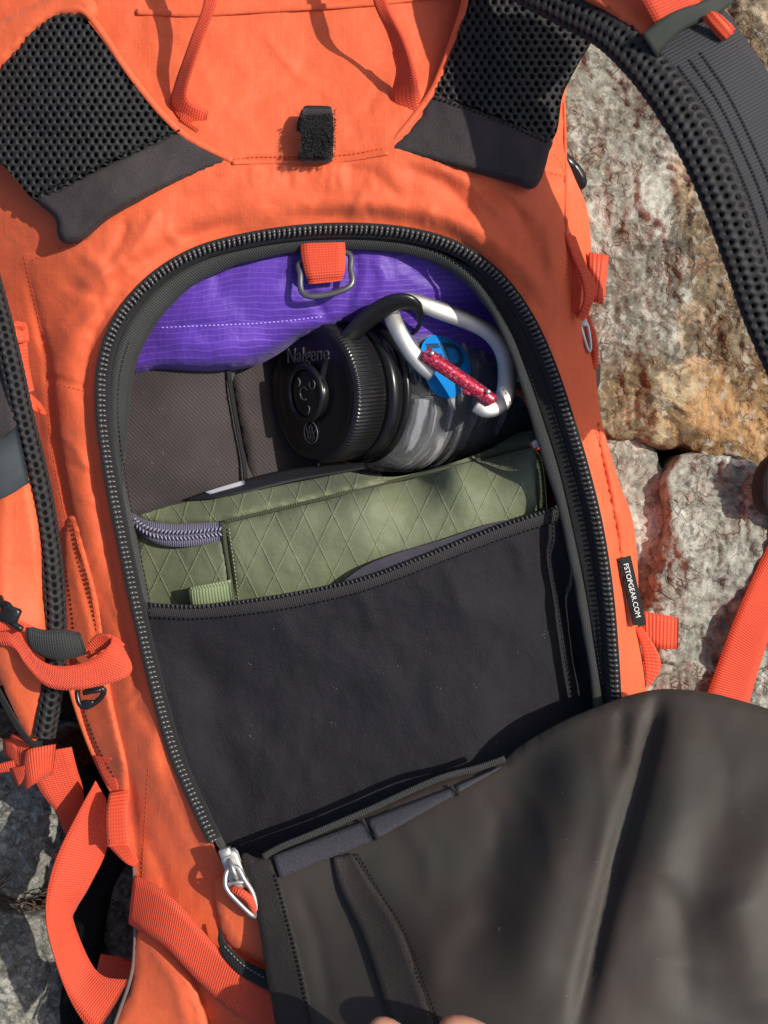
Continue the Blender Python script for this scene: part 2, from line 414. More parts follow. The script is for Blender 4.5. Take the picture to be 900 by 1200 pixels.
blue_st = plain('blue_sticker', (.008, .24, .68), .35, .5, var=.05)
skin = M('skin', .5, .4); skin.b.inputs['Subsurface Weight'].default_value = .25; skin.b.inputs['Subsurface Scale'].default_value = .004
skin.b.inputs['Subsurface Radius'].default_value = (1, .35, .2)
skin.col(skin.mix(skin.mr(skin.noise(90, 4, skin.ob), .35, .7), (.58, .30, .20), (.50, .23, .15))); skin.bump(skin.noise(700, 4, skin.ob), .3, .0004); skin = skin.m
nail = plain('nail', (.62, .38, .32), .3, .5, var=.05)
g = M('smoky_clear_plastic', .06, .8)       # thin clear wall: tinted see-through, glossy at grazing angles, faint scuffs, noise streaks painted in as reflections
g.col((.52, .53, .55)); g.bump(g.noise(1, 3, st=(.012, .05, 1)), .35, .006)
tr = g.n('ShaderNodeBsdfTransparent'); tr.inputs[0].default_value = (.80, .82, .84, 1)
lw = g.n('ShaderNodeLayerWeight'); lw.inputs[0].default_value = .35
sf = g.ma('ADD', g.ma('MULTIPLY', lw.outputs[1], .55), g.ma('MULTIPLY', g.mr(g.noise(1, 4, rough=.55, st=(.012, .07, 1), dist=.5), .52, .64, .08, 1.0), g.mr(g.noise(60, 4, g.ob), .3, .7, .45, .75)))
ms = g.n('ShaderNodeMixShader'); g.l(sf, ms.inputs[0]); g.l(tr.outputs[0], ms.inputs[1]); g.l(g.b.outputs[0], ms.inputs[2])
g.l(ms.outputs[0], g.t.nodes['Material Output'].inputs[0]); clear = g.m
velcro = plain('fuzzy_black_loop', (.014, .013, .013), .9, .2, nz=.0016, scale=4, sheen=.3)
brown_cloth = weave('brown_orange_cloth', (.22, .045, .018), 3)
snack_w = plain('wrapper_white', (.45, .45, .46), .4, .5)
snack_k = plain('wrapper_black', (.02, .02, .022), .35, .5)

def rockmat(name, cols, seed, sc_=1.0, spot=None):
    g = M(name, .88, .25)
    mp = g.n('ShaderNodeMapping'); g.l(g.ob, mp.inputs[0]); mp.inputs['Location'].default_value = (seed*1.3, seed*.7, seed*2.1); v = mp.outputs[0]
    n1 = g.noise(11*sc_, 6, v, .62, .6); n2 = g.noise(38*sc_, 6, v, .65, .4); n3 = g.noise(170*sc_, 5, v, .7); n4 = g.noise(700, 3, v, .7)
    c = g.mix(g.mr(n1, .46, .54), cols[0], cols[1]); c = g.mix(g.mr(n2, .50, .60, 0, .85), c, cols[2]); c = g.mix(g.mr(g.noise(22*sc_, 5, v, .6, .9), .56, .68, 0, .9), c, cols[3])
    c = g.mix(g.mr(n3, .50, .60, 0, .7), c, sc(cols[1], .38)); c = g.mix(g.mr(g.noise(420, 3, v, .6), .56, .68, 0, .45), c, sc(cols[3], 1.1)); c = g.mix(g.mr(g.noise(260, 4, v, .6), .58, .64, 0, .6), c, (.55, .53, .47))
    vo = g.n('ShaderNodeTexVoronoi', feature='DISTANCE_TO_EDGE'); vo.inputs['Scale'].default_value = 110*sc_
    wp = g.n('ShaderNodeMix', data_type='VECTOR'); g.l(v, wp.inputs[4]); nn = g.n('ShaderNodeTexNoise'); g.l(v, nn.inputs[0]); nn.inputs['Scale'].default_value = 60; g.l(nn.outputs[1], wp.inputs[5]); wp.inputs[0].default_value = .035
    g.l(wp.outputs[1], vo.inputs['Vector']); cr_ = g.ma('MULTIPLY', g.mr(vo.outputs[0], 0, .12, 1, 0), g.mr(n2, .45, .6))
    c = g.mix(g.ma('MULTIPLY', cr_, .6), c, (.035, .03, .026)); c = g.mix(g.mr(g.noise(90, 5, v, .7), .64, .72, 0, .8), c, (.03, .03, .028))
    c = g.mix(g.ma('MULTIPLY', n4, .35), c, sc(cols[0], .55))
    c = g.mix(g.mr(g.noise(7, 7, v, .68, .8), .56, .60, 0, .75), c, tuple(min(.7, x*1.25) for x in cols[3]))      # pale quartz patches
    c = g.mix(g.mr(g.noise(14, 7, v, .7, .5), .60, .66, 0, .7), c, (.06, .065, .055))
    if spot:        # brown right side, ochre staining along the lower edge
        sx = g.n('ShaderNodeSeparateXYZ'); g.l(g.ob, sx.inputs[0]); wv_ = g.ma('MULTIPLY', g.ma('SUBTRACT', g.noise(16, 6, v, .65), .5), .09)
        c = g.mix(g.mr(g.ma('ADD', sx.outputs[0], wv_), -.014, -.004, 0, .85), c, spot[1], 'MULTIPLY')
        c = g.mix(g.mr(g.ma('ADD', sx.outputs[1], wv_), -.098, -.122, 0, .75), c, spot[0], 'MULTIPLY')
    vc = g.n('ShaderNodeTexVoronoi', feature='F1'); wq = g.n('ShaderNodeMix', data_type='VECTOR'); g.l(v, wq.inputs[4]); g.l(nn.outputs[1], wq.inputs[5]); wq.inputs[0].default_value = .006; g.l(wq.outputs[1], vc.inputs['Vector']); vc.inputs['Scale'].default_value = 300
    sv = g.n('ShaderNodeSeparateColor'); g.l(vc.outputs['Color'], sv.inputs[0])
    c = g.mix(g.mr(sv.outputs[0], .3, 1, 0, .4), c, sc(cols[1], .40)); c = g.mix(g.mr(sv.outputs[1], .8, .97, 0, .35), c, tuple(min(.8, x*1.15) for x in cols[3]))
    g.col(c)
    n3 = g.ma('ADD', n3, g.ma('MULTIPLY', sv.outputs[0], .22))
    h = g.ma('ADD', g.ma('MULTIPLY', n3, .8), g.ma('MULTIPLY', n4, .3)); h = g.ma('SUBTRACT', h, g.ma('MULTIPLY', cr_, .3))
    g.bump(h, .8, .0032); return g.m
rock_a = rockmat('brown_grey_rock', [(.29, .30, .25), (.20, .19, .15), (.25, .18, .12), (.46, .46, .40)], 3, spot=((.92, .66, .36), (.95, .68, .47)))
rock_b = rockmat('pale_grey_rock', [(.42, .42, .35), (.31, .31, .26), (.37, .28, .22), (.58, .56, .50)], 9)
rock_c = rockmat('dark_grey_rock', [(.27, .27, .23), (.19, .185, .16), (.36, .35, .29), (.52, .51, .46)], 15)
soil = rockmat('dark_soil', [(.05, .042, .034), (.03, .025, .02), (.08, .06, .045), (.05, .045, .04)], 21)
twig_m = plain('dry_twig', (.10, .065, .04), .8, .2)

# ------------------------------------------------------------------ setting: ground and boulders
gh = lambda P: -218 + 8*fbm(P[:, 0]/90+60, P[:, 1]/90+60, 3, 3)
go = patch('ground', [(-2600, -2600), (3500, -2600), (3500, 3800), (-2600, 3800)], gh, soil, step=60, thick=20, smoothline=False); go['kind'] = 'structure'
def boulder(outline, pts, mat, label, seed, amp=9, step=3.3, edge=(9, 8), strat=None):
    base = HF(pts)
    def hf(P):
        h = base(P)
        h = h + amp*fbm(P[:, 0]/120+seed, P[:, 1]/150+seed, 3, seed, True) + amp*.36*fbm(P[:, 0]/30, P[:, 1]/34, 4, seed+3) + amp*.24*fbm(P[:, 0]/12, P[:, 1]/11, 3, seed+8, True)
        st = fbm(P[:, 0]/60+P[:, 1]/200, P[:, 1]/55, 2, seed+5)*5
        return h + amp*.22*(np.abs((st % 1)-.5)*2)
    O = cr(outline, 14, closed=True); c = O.mean(0); k = fbm(O[:, 0]/26, O[:, 1]/26, 3, seed+20)
    O = O + (O-c)/np.linalg.norm(O-c, axis=1)[:, None]*(k[:, None]*13 + (7 if seed in (1, 33, 57, 71) else 0))
    o = patch('boulder', O, hf, mat, step=step, edge=edge, skirt=[(-12, 0), (-50, 0), (-95, 0)], jit=.3)
    return tag(o, label, 'rock', 'boulders under the backpack')
boulder([(600, -110), (820, -120), (1010, -110), (1020, 250), (1010, 480), (960, 520), (905, 548), (850, 535), (800, 520), (745, 512), (700, 505), (640, 495), (600, 300)],
        [(640, 0, -104), (900, 0, -102), (1000, 200, -106), (800, 250, -98), (690, 300, -98), (900, 450, -104), (760, 490, -102), (980, 500, -110)], rock_a,
        'large brown and grey rock slab filling the upper right beside the backpack', 1, 8)
boulder([(640, 535), (700, 522), (745, 520), (772, 552), (784, 600), (776, 660), (762, 705), (740, 735), (690, 750), (640, 720)],
        [(660, 540, -106), (740, 540, -108), (770, 620, -106), (700, 640, -102), (720, 720, -112)], rock_b,
        'narrow pale rock wedged against the right side of the backpack above its black name tag', 33, 7)
boulder([(790, 552), (850, 538), (905, 560), (1000, 580), (1020, 700), (960, 770), (860, 782), (770, 775), (738, 752), (758, 715), (776, 680), (782, 610)],
        [(790, 560, -100), (870, 600, -96), (980, 640, -104), (850, 690, -94), (780, 740, -98), (900, 770, -104)], rock_b,
        'pale grey lumpy boulder right of the backpack, under the loose red strap', 57, 9)
boulder([(640, 790), (740, 778), (860, 790), (1010, 785), (1030, 900), (1000, 1000), (700, 1000), (640, 900)],
        [(700, 790, -105), (850, 800, -100), (1000, 800, -100), (850, 950, -110)], rock_b,
        'low pale rock just above the top edge of the dark flap, at right', 71, 6)
boulder([(-110, 860), (-20, 870), (40, 885), (80, 900), (118, 950), (112, 1010), (80, 1045), (20, 1050), (-110, 1040)],
        [(-100, 900, -105), (0, 900, -108), (60, 930, -95), (40, 1000, -100), (-60, 1020, -105), (110, 980, -130)], rock_c,
        'dark grey angular rock at left beneath the knotted red strap', 90, 9)
boulder([(-110, 1072), (-30, 1062), (40, 1072), (80, 1085), (112, 1130), (140, 1200), (150, 1300), (60, 1330), (-110, 1320)],
        [(-100, 1100, -105), (0, 1100, -92), (80, 1120, -100), (20, 1200, -95), (120, 1250, -125), (-80, 1280, -110)], rock_c,
        'grey rock in the bottom left corner of the view', 110, 9)
boulder([(125, 980), (175, 985), (200, 1060), (190, 1150), (150, 1160), (122, 1100), (118, 1030)],
        [(130, 1000, -140), (170, 1060, -135), (150, 1140, -140), (190, 1000, -145)], rock_c,
        'small dark rock seen through the hanging loop of red webbing', 130, 8)
a = Acc()
for i in range(46):
    x, y = random.uniform(-20, 105), 1046 + random.gauss(0, 9) + 12; L = random.uniform(14, 46); t = random.gauss(.1, .5); hh = -98 + random.uniform(-8, 8)
    tube('', [(x, y, hh), (x+L*.5*math.cos(t), y+L*.5*math.sin(t)+random.uniform(-3, 3), hh+random.uniform(-2, 4)), (x+L*math.cos(t), y+L*math.sin(t), hh-2)], [random.uniform(.3, .8), .25], None, step=9, sides=5, acc=a)
for i in range(30):
    x, y = random.uniform(60, 160), random.uniform(880, 960); L = random.uniform(10, 34); t = random.uniform(-1, 1.2); hh = -150 + random.uniform(-10, 8)
    tube('', [(x, y, hh), (x+L*math.cos(t), y+L*math.sin(t), hh+2)], [.6, .25], None, step=9, sides=5, acc=a)
tag(a.build('dry_twigs', twig_m), 'dry twigs and needles lodged in the crack between the left rocks', 'twigs', kind='stuff')

# ------------------------------------------------------------------ backpack
bag = empty('backpack', (0, 0, -.2), 'open orange hiking backpack with black zipper and red straps lying on rocks', 'backpack')
def part(name, p=None): return empty(name, (0, 0, 0), parent=p or bag)
zipr = part('main_zipper')
rim = [(292, 1062), (278, 1036), (262, 1006), (235, 950), (205, 880), (181, 795), (161, 710), (143, 625), (128, 545), (120, 475), (124, 418), (144, 370), (182, 327), (232, 297),
       (295, 280), (362, 271), (430, 270), (490, 277), (540, 294), (583, 326), (617, 372), (643, 428), (664, 490), (683, 553), (699, 620), (710, 690), (716, 755), (720, 825), (722, 900), (715, 990), (690, 1080)]
def hrim(P): return -3 - 5*np.clip((P[:, 1]-400)/600, 0, 1)
RP = cr(rim, 4)
def off(path, d, closed=False):
    p = np.array(path); t = np.gradient(p[:, :2], axis=0); t /= np.linalg.norm(t, axis=1)[:, None]
    o = p.copy(); o[:, 0] += t[:, 1]*d; o[:, 1] -= t[:, 0]*d; return o      # positive = outward (path runs up the left side)
ro = off(RP, -7)
if abs(ro[80, 0]-450) < abs(RP[80, 0]-450): SGN = -1
else: SGN = 1
def O_(d): return off(RP, d*SGN*-1)
hole = np.vstack([O_(5)[::2], [(640, 1130), (420, 1140)]])
seam = [(272, 190), (300, 188), (345, 188), (400, 186), (450, 178)]
ctrl = [(300, 230, 7), (450, 225, 7), (560, 260, 5), (180, 290, 4), (360, 264, -1), (470, 268, -1), (230, 290, -1), (140, 360, -3), (118, 470, -4), (600, 340, -1), (650, 430, -3), (690, 570, -5), (715, 720, -6), (722, 830, -7),
        (360, 100, 3), (360, 0, 4), (200, 60, 3), (520, 60, 3), (100, 150, -2), (0, 150, -14), (620, 120, -2), (670, 200, -22), (690, 280, -28), (660, 300, -8), (700, 420, -30), (705, 500, -24), (742, 620, -32), (720, 600, -12),
        (750, 740, -34), (755, 840, -36), (60, 300, -10), (0, 330, -32), (40, 420, -30), (0, 500, -52), (70, 520, -25), (60, 640, -36), (0, 700, -60), (100, 700, -24), (80, 800, -42), (135, 920, -34), (150, 1000, -32),
        (155, 1150, -34), (200, 900, -8), (145, 640, -6), (175, 790, -8), (230, 1000, -14), (200, 1100, -18), (240, 1200, -16), (330, 1250, -12), (160, 900, -16), (0, -60, -8), (660, -60, -6), (360, -80, 4), (160, 1300, -34), (700, 1200, -20), (450, 1350, -12)]
ridges = [(O_(46)[100:200:6], 4.6, 19), (O_(17)[60:330:6], -2.2, 9), ([(60, 400), (130, 330), (210, 280), (300, 250)], -2.5, 10), (O_(30)[240:330:6], 2.0, 12),
          ([(95, 300), (120, 310), (128, 345)], 2.0, 8), ([(70, 330), (110, 345), (150, 330)], -1.5, 8), ([(150, 258), (140, 285), (118, 318)], -1.6, 6), ([(185, 245), (170, 275), (150, 305)], 1.6, 7),
          ([(470, 195), (520, 215), (560, 255)], -2, 9), ([(500, 190), (555, 215), (600, 262)], 1.8, 8), ([(560, 215), (600, 240), (625, 290)], -2, 8), ([(590, 222), (640, 262), (655, 330)], 2.0, 9),
          ([(400, 195), (440, 205), (470, 235)], -1.3, 8), ([(300, 200), (260, 225), (200, 235)], -1.4, 9), ([(30, 300), (70, 285), (110, 275)], -1.3, 4),
          ([(660, 170), (668, 240), (672, 330), (680, 380)], -1.5, 4), ([(640, 205), (665, 213)], -1.5, 3),
          ([(30, 318), (55, 420), (64, 520), (88, 640), (112, 735), (120, 800)], -3, 5), ([(50, 440), (85, 450), (125, 458)], -1.4, 4), ([(150, 900), (160, 1000), (162, 1090)], -2.5, 6),
          ([(690, 430), (708, 520), (728, 590), (735, 640)], 2, 6), ([(705, 560), (722, 640), (728, 690)], -2.2, 5), ([(715, 500), (735, 570), (738, 620)], -1.6, 4), ([(160, 960), (190, 1020), (200, 1060)], -1.5, 8),
          ([(175, 1085), (205, 1150), (215, 1200)], 2.2, 8), ([(190, 1090), (225, 1150), (235, 1210)], -2, 7), ([(170, 860), (200, 950), (230, 1010)], 1.5, 12),
          (seam, -1.6, 3.5), ([(640, 250), (650, 330), (690, 400), (700, 450)], 1.2, 10), ([(100, 480), (98, 560), (118, 680)], 1.2, 12)]
for k in range(60, len(RP)-60, 7):
    j_ = k + random.randint(-3, 3); i2 = min(len(RP)-2, max(1, j_ + random.randint(-7, 7))); d2 = random.uniform(20, 46)
    if random.random() < .72: ridges.append(([tuple(O_(9)[j_]), tuple(O_(9+d2*.5)[(j_+i2)//2]), tuple(O_(9+d2)[i2])], random.choice((-1, 1))*random.uniform(.35, .95), random.uniform(2.5, 5)))
for x in range(285, 450, 13): ridges.append(([(x, 193), (x+random.uniform(-5, 5), 203), (x+random.uniform(-9, 9), 215+random.uniform(0, 14))], random.choice((-1, 1))*random.uniform(.3, .6), 3))
for p_ in ([(310, 40), (350, 90), (400, 120)], [(290, 120), (330, 110), (370, 60)], [(395, 150), (430, 130), (450, 90)], [(60, 380), (90, 350), (140, 320)], [(55, 500), (85, 520), (110, 560)], [(640, 420), (672, 470), (690, 540)], [(672, 400), (690, 470), (706, 540)], [(150, 820), (185, 860), (200, 910)], [(120, 700), (150, 760), (160, 830)]):
    ridges.append((p_, random.choice((-1, 1))*random.uniform(.5, .9), random.uniform(4, 7)))
hb = HF(ctrl, ridges, [(1.6, 60, 60, 2), (.5, 18, 22, 5)])
shell_out = [(-70, -70), (300, -75), (650, -70), (668, 40), (662, 120), (660, 170), (672, 205), (688, 245), (693, 300), (690, 360), (698, 430), (704, 500), (722, 560), (740, 610), (745, 680), (748, 740), (757, 800), (765, 880),
             (740, 1020), (640, 1290), (420, 1320), (150, 1310), (152, 1200), (158, 1090), (154, 1000), (136, 935), (112, 880), (90, 820), (70, 790), (20, 800), (-60, 770), (-80, 400)]
RC = RP[::3, :2]
def hshell(P):
    d = dist(P, RC) - 5; k = np.clip(1 - d/16, 0, 1); k = k*k*(3-2*k); return hb(P)*(1-k) + (hrim(P) - .4)*k
shell = patch('shell', shell_out, hshell, orange, bag, step=4.2, holes=[hole], skirt=[(-2, 0), (-30, 0), (-90, 0), (-175, 0)])
# inner lining wall down to the bag floor, and floor
li = O_(0)
V = []; F = []; U = []
ring = np.vstack([li[::3], [(600, 1130), (470, 1150), (340, 1120)]]); n = len(ring)
for k, h in enumerate((-9, -40, -90, -150, -200)):
    W = SA(ring, np.full(n, -9.0)); W[:, 2] = h/1000
    V += list(W); U += [(i*10, h*2.5) for i in range(n)]
for k in range(4):
    for i in range(n): F.append((k*n+i, k*n+(i+1) % n, (k+1)*n+(i+1) % n, (k+1)*n+i))
lin_m = weave('black_lining', (.010, .010, .012), 3)
mesh('lining', V, F, lin_m, bag, U)
fl = SA(ring, np.full(n, -9.0)); fl[:, 2] = -.199
mesh('floor_panel', list(fl), [tuple(range(n))], lin_m, bag, ring, smooth=False)
# zipper tape, teeth, binding round the opening
def withh(p, f): return np.column_stack([p[:, :2], f(p[:, :2])])
def seg(p, a, b): return p[int(a*len(p)):int(b*len(p))]
ZT = .968
zp = seg(RP, .045, ZT); zo = seg(O_(8.5), .045, ZT); zi = seg(O_(-9), .045, ZT)
strip('zipper_tape', withh(zo, lambda q: hrim(q) + 2.2)[::3], withh(zi, lambda q: hrim(q) - 2.0)[::3], tape_black, zipr, .8, m=3)
acc = Acc(); acc2 = Acc(); q = cr(zp, 6.0); tt = np.gradient(q, axis=0); tt /= np.linalg.norm(tt, axis=1)[:, None]; hh = hrim(q) + 1.2
ico = []
for i in range(5):
    for j in range(8):
        f = math.pi*(i+.0)/4; ico.append((math.cos(f), math.sin(f)*math.cos(j*math.pi/4), math.sin(f)*math.sin(j*math.pi/4)))
icoF = [(i*8+j, i*8+(j+1) % 8, i*8+8+(j+1) % 8, i*8+8+j) for i in range(4) for j in range(8)]
for i in range(len(q)):
    t = np.array((tt[i, 0], -tt[i, 1], 0)); x = np.array((-t[1], t[0], 0)); c = np.array(S(q[i, 0]+random.uniform(-.35, .35), q[i, 1]+random.uniform(-.35, .35), hh[i]+random.uniform(-.15, .15)))
    sk = (x + t*random.uniform(.08, .28))*random.uniform(.92, 1.06)
    acc.add([c + sk*v[0]*.0019 + t*v[1]*.00085 + np.array((0, 0, 1))*v[2]*.0012 for v in ico], icoF)
    c2 = c - x*SGN*.0013 + np.array((0, 0, .0007))
    acc.add([c2 + x*v[0]*.0014 + t*v[1]*.0011 + np.array((0, 0, 1))*v[2]*.0010 for v in ico], icoF)
acc.build('zipper_teeth', teeth_m, zipr, 'stuff')
bi = [(256, 1000), (228, 940), (200, 870), (178, 790), (160, 700), (146, 620), (143, 575), (148, 520), (152, 480), (156, 440), (168, 405), (190, 370), (228, 334), (275, 312), (335, 298), (400, 293), (460, 296), (508, 308), (545, 332), (578, 372), (600, 422), (618, 478), (635, 535), (654, 598), (670, 670), (684, 745), (694, 820), (696, 900)]
bo = [(262, 1004), (240, 950), (212, 880), (188, 795), (168, 710), (151, 625), (136, 545), (128, 478), (132, 424), (150, 378), (186, 336), (235, 306), (296, 289), (362, 280), (430, 279), (484, 286), (524, 302), (562, 334), (594, 380), (618, 440), (638, 498), (655, 553), (671, 622), (685, 690), (697, 765), (706, 830), (708, 900)]
bi = cr(bi, n=160); bo = cr(bo, n=160)
bih = withh(bi, lambda q: hrim(q) - 9 + 7.5*np.clip((q[:, 0]-540)/60, 0, 1) + 1.2*fbm(q[:, 0]/12, q[:, 1]/12, 2, 4)); boh = withh(bo, lambda q: hrim(q) - 4 + 2.2*np.clip((q[:, 0]-540)/60, 0, 1))
bih[:, :2] += 1.5*np.stack([fbm(bi[:, 0]/14, bi[:, 1]/14, 2, 8), fbm(bi[:, 0]/14, bi[:, 1]/14, 2, 18)], 1)
strip('binding_tape', boh[::2], bih[::2], black_web, zipr, 1.0, m=4, bow=.8)
rt = seg(O_(-8), .6, .97); rb = cr(bo[96:], n=len(rt))
strip('rim_lining', withh(rt, lambda q: hrim(q)-2)[::3], withh(rb, lambda q: hrim(q)-6)[::3], tape_black, zipr, .8, m=3, bow=-1.5)
stitches('rim_stitching', bo[12:60]+np.array([10, 6]), lambda q: hrim(q)-5.2, thread_k, zipr)
stitches('rim_stitching', cr(bo[96:], n=40)+np.array([3, 1]), lambda q: hrim(q)-3.6, thread_k, zipr)

# seams and stitching on the shell
for p in ([(272, 187), (300, 184), (345, 184), (400, 182), (450, 174)], [(640, 201), (664, 208)], [(36, 306), (70, 291), (105, 279)], [(28, 300), (52, 410), (60, 520), (84, 640), (108, 735)], [(166+8, 900), (168, 1000), (166, 1080)],
          [(648, 180), (660, 200), (664, 260), (664, 330)], [(52, 445), (85, 455), (122, 463)], [(698, 505), (716, 565), (734, 615), (739, 680)]):
    stitches('seam_stitching', p, hb, thread_o, bag, r=.2, lift=.12)
tube('seam_piping', [(x, y, hb.at(x, y)+.6) for x, y in [(272, 191), (300, 190), (345, 190), (400, 188), (455, 179)]], 1.0, orange_plain, bag, ratio=.6)
tube('seam_piping', [(x, y, hb.at(x, y)+.6) for x, y in [(160, 14), (230, 16), (300, 12), (430, 4), (540, -8)]], 1.5, orange_plain, bag, ratio=.6)
tube('seam_piping', [(x, y, hb.at(x, y)+.4) for x, y in [(661, 120), (663, 200), (664, 270), (668, 340)]], .8, orange_plain, bag, ratio=.6)

# haul loop webbing, two strands rising out of the frame
strip('haul_loop', [(225, -90, 42), (240, -10, 36), (222, 50, 26), (205, 100, 12), (202, 128, 5), (240, 152, 4.5)], [(250, -90, 42), (256, -10, 36), (236, 50, 28), (220, 100, 17), (222, 118, 12), (244, 130, 7)], red_web, bag, 1.6)
strip('haul_loop', [(208, 112, 8), (222, 120, 9), (240, 132, 7), (243, 152, 4)], [(204, 132, 4.5), (212, 143, 4.5), (225, 152, 4), (236, 158, 4)], red_web, bag, 1.6)
strip('haul_loop', [(430, -80, 42), (436, -5, 36), (455, 40, 26), (465, 80, 16), (458, 118, 6), (470, 140, 4.5)], [(446, -90, 42), (452, -5, 37), (474, 45, 30), (488, 90, 22), (490, 112, 12), (492, 130, 7)], red_web, bag, 1.6)
strip('haul_loop', [(460, 60, 20), (468, 100, 10), (458, 128, 4.5), (462, 142, 4.5)], [(468, 62, 21), (484, 95, 18), (492, 110, 12), (488, 134, 5)], red_web, bag, 1.4)

strip('haul_loop', [(225, -90, 42), (232, -150, 48), (280, -200, 52), (345, -214, 54), (410, -196, 52), (440, -140, 48), (446, -90, 42)], [(250, -90, 42), (256, -140, 48), (290, -180, 52), (345, -192, 54), (400, -176, 52), (422, -134, 48), (430, -80, 42)], red_web, bag, 1.6)

def tack(x, y, dx, dy, w_, h, mat_=None):      # bar tack: a dense block of short stitches
    for k in range(-1, 2):
        ox, oy = -dy*k*1.5, dx*k*1.5
        stitches('bar_tack', [(x-dx*w_/2+ox, y-dy*w_/2+oy), (x+ox, y+oy), (x+dx*w_/2+ox, y+dy*w_/2+oy)], [h]*3, mat_ or thread_o, bag, 2.6, 2.0, .3)
tack(222, 146, .8, .6, 26, 6.2); tack(474, 136, .85, -.3, 22, 7); tack(116, 766, .95, .2, 22, 5); tack(140, 986, 1, 0, 24, -19); tack(22, 384, 1, 0, 16, -4.5); tack(44, 478, .6, .5, 16, -10)

# hook-and-loop keeper
strip('keeper_loop', [(354, 182, 5), (353, 187, 8), (353, 184, 14), (353, 155, 19), (354, 135, 18), (356, 127, 14)], [(388, 182, 5), (389, 187, 8), (390, 184, 14), (391, 155, 19), (390, 135, 18), (388, 127, 14)], velcro, bag, 2.6, m=8, wave=.15)
strip('keeper_loop', [(350, 186, 6), (348, 165, 5), (348, 145, 6), (353, 130, 12)], [(384, 186, 6), (384, 165, 5), (385, 145, 6), (387, 130, 12)], velcro, bag, 1.8, m=6)
a = Acc()
for i in range(1500):
    x, y = random.uniform(351, 393), random.uniform(128, 189); e = random.random(); hh = 21.3 if 134 < y < 184 else 16
    t = random.uniform(0, 6.28); tube('', [(x, y, hh-2), (x+2.0*math.cos(t), y+2.0*math.sin(t), hh+random.uniform(-.5, .6))], .12, None, step=3, sides=3, acc=a)
a.build('keeper_fuzz', velcro, bag, 'stuff')

# shoulder pads
def pad(outm, outb, lift, seamline, edges, rng):
    hm = HF(lift, noise=[(1.6, 45, 40, 31), (.5, 16, 16, 9)]); O = cr(outm, 6, closed=True)
    bag_ = bag; pe = part('shoulder_pad')
    def mp(x, y, dp): q_ = np.stack([x, y], 1); return SA(q_, hm(q_) + dp)
    def ins(c_): return inpoly(c_, O)
    def cl(P):
        P = P.copy(); k = ~inpoly(P, O); _, b, _ = dist(P[k], O, True, near=True); P[k] = b; return P
    honeycomb('spacer_mesh', mp, ins, rng, mesh_m, pe, pu=9.8, pv=7.9, hu=2.0, hv=2.5, clampf=cl)
    patch('pad_backing', outm, lambda P: hm(P) - 2.4, mesh_dark, pe, thick=6)
    patch('pad_band', outb, lambda P: hm(P) + .6, neoprene, pe, step=4, edge=(9, 5), thick=3)
    stitches('band_stitching', seamline, lambda P: hm(P)+1.0, thread_k, pe, pitch=6, ln=4, r=.4)
    return pe
hl = pad([(-30, 150), (-20, 95), (12, 62), (48, 26), (78, 12), (98, 20), (118, 44), (140, 76), (166, 108), (190, 138), (207, 157), (170, 174), (110, 202), (48, 234), (20, 212), (0, 190), (-25, 180)],
         [(206, 153), (228, 163), (252, 177), (272, 190), (256, 196), (222, 208), (180, 226), (130, 252), (96, 280), (74, 284), (67, 274), (64, 256), (44, 238), (38, 230), (60, 222), (120, 194), (170, 170)],
         [(100, 20, 14), (0, 90, 2), (200, 150, 9), (120, 120, 15), (40, 232, 4), (270, 190, 8), (75, 280, 8), (150, 225, 12), (60, 180, 8), (-30, 180, -6)],
         [(212, 152), (170, 168), (110, 196), (40, 229)], None, (-40, 0, 220, 240))
hr = pad([(548, -30), (620, -60), (700, -40), (700, 30), (680, 70), (660, 110), (646, 163), (590, 140), (545, 122), (508, 112), (520, 84), (534, 45), (545, 8)],
         [(507, 108), (545, 120), (590, 138), (644, 160), (643, 180), (634, 210), (622, 220), (600, 213), (540, 198), (490, 186), (448, 176), (468, 160), (488, 138)],
         [(548, 0, 16), (510, 112, 9), (645, 160, 2), (450, 176, 8), (625, 218, 6), (580, 60, 19), (700, 0, 6), (680, 70, -2), (560, 160, 13), (620, 20, 18)],
         [(508, 114), (545, 126), (590, 144), (643, 167)], None, (500, -60, 710, 170))
tube('pad_binding', [(76, 8, 12), (100, 14, 15), (122, 42, 16), (146, 78, 15), (170, 110, 13), (196, 140, 10), (222, 162, 8), (272, 188, 7)], 1.6, orange_plain, hl, ratio=.6)
tube('pad_binding', [(548, -30, 18), (544, 5, 17), (532, 44, 14), (518, 82, 11), (506, 108, 9), (486, 136, 8), (466, 160, 8), (448, 176, 7)], 1.6, orange_plain, hr, ratio=.6)
patch('pad_surround', [(-80, 130), (-60, 60), (0, 24), (40, 4), (80, -12), (110, 0), (112, 22), (92, 22), (70, 20), (40, 38), (10, 72), (-20, 100), (-40, 150)],
      HF([(-60, 100, 2), (0, 50, 6), (80, 0, 14), (100, 20, 15), (-20, 100, 4), (40, 38, 11)]), orange_plain, bag, edge=(8, 4), thick=2)

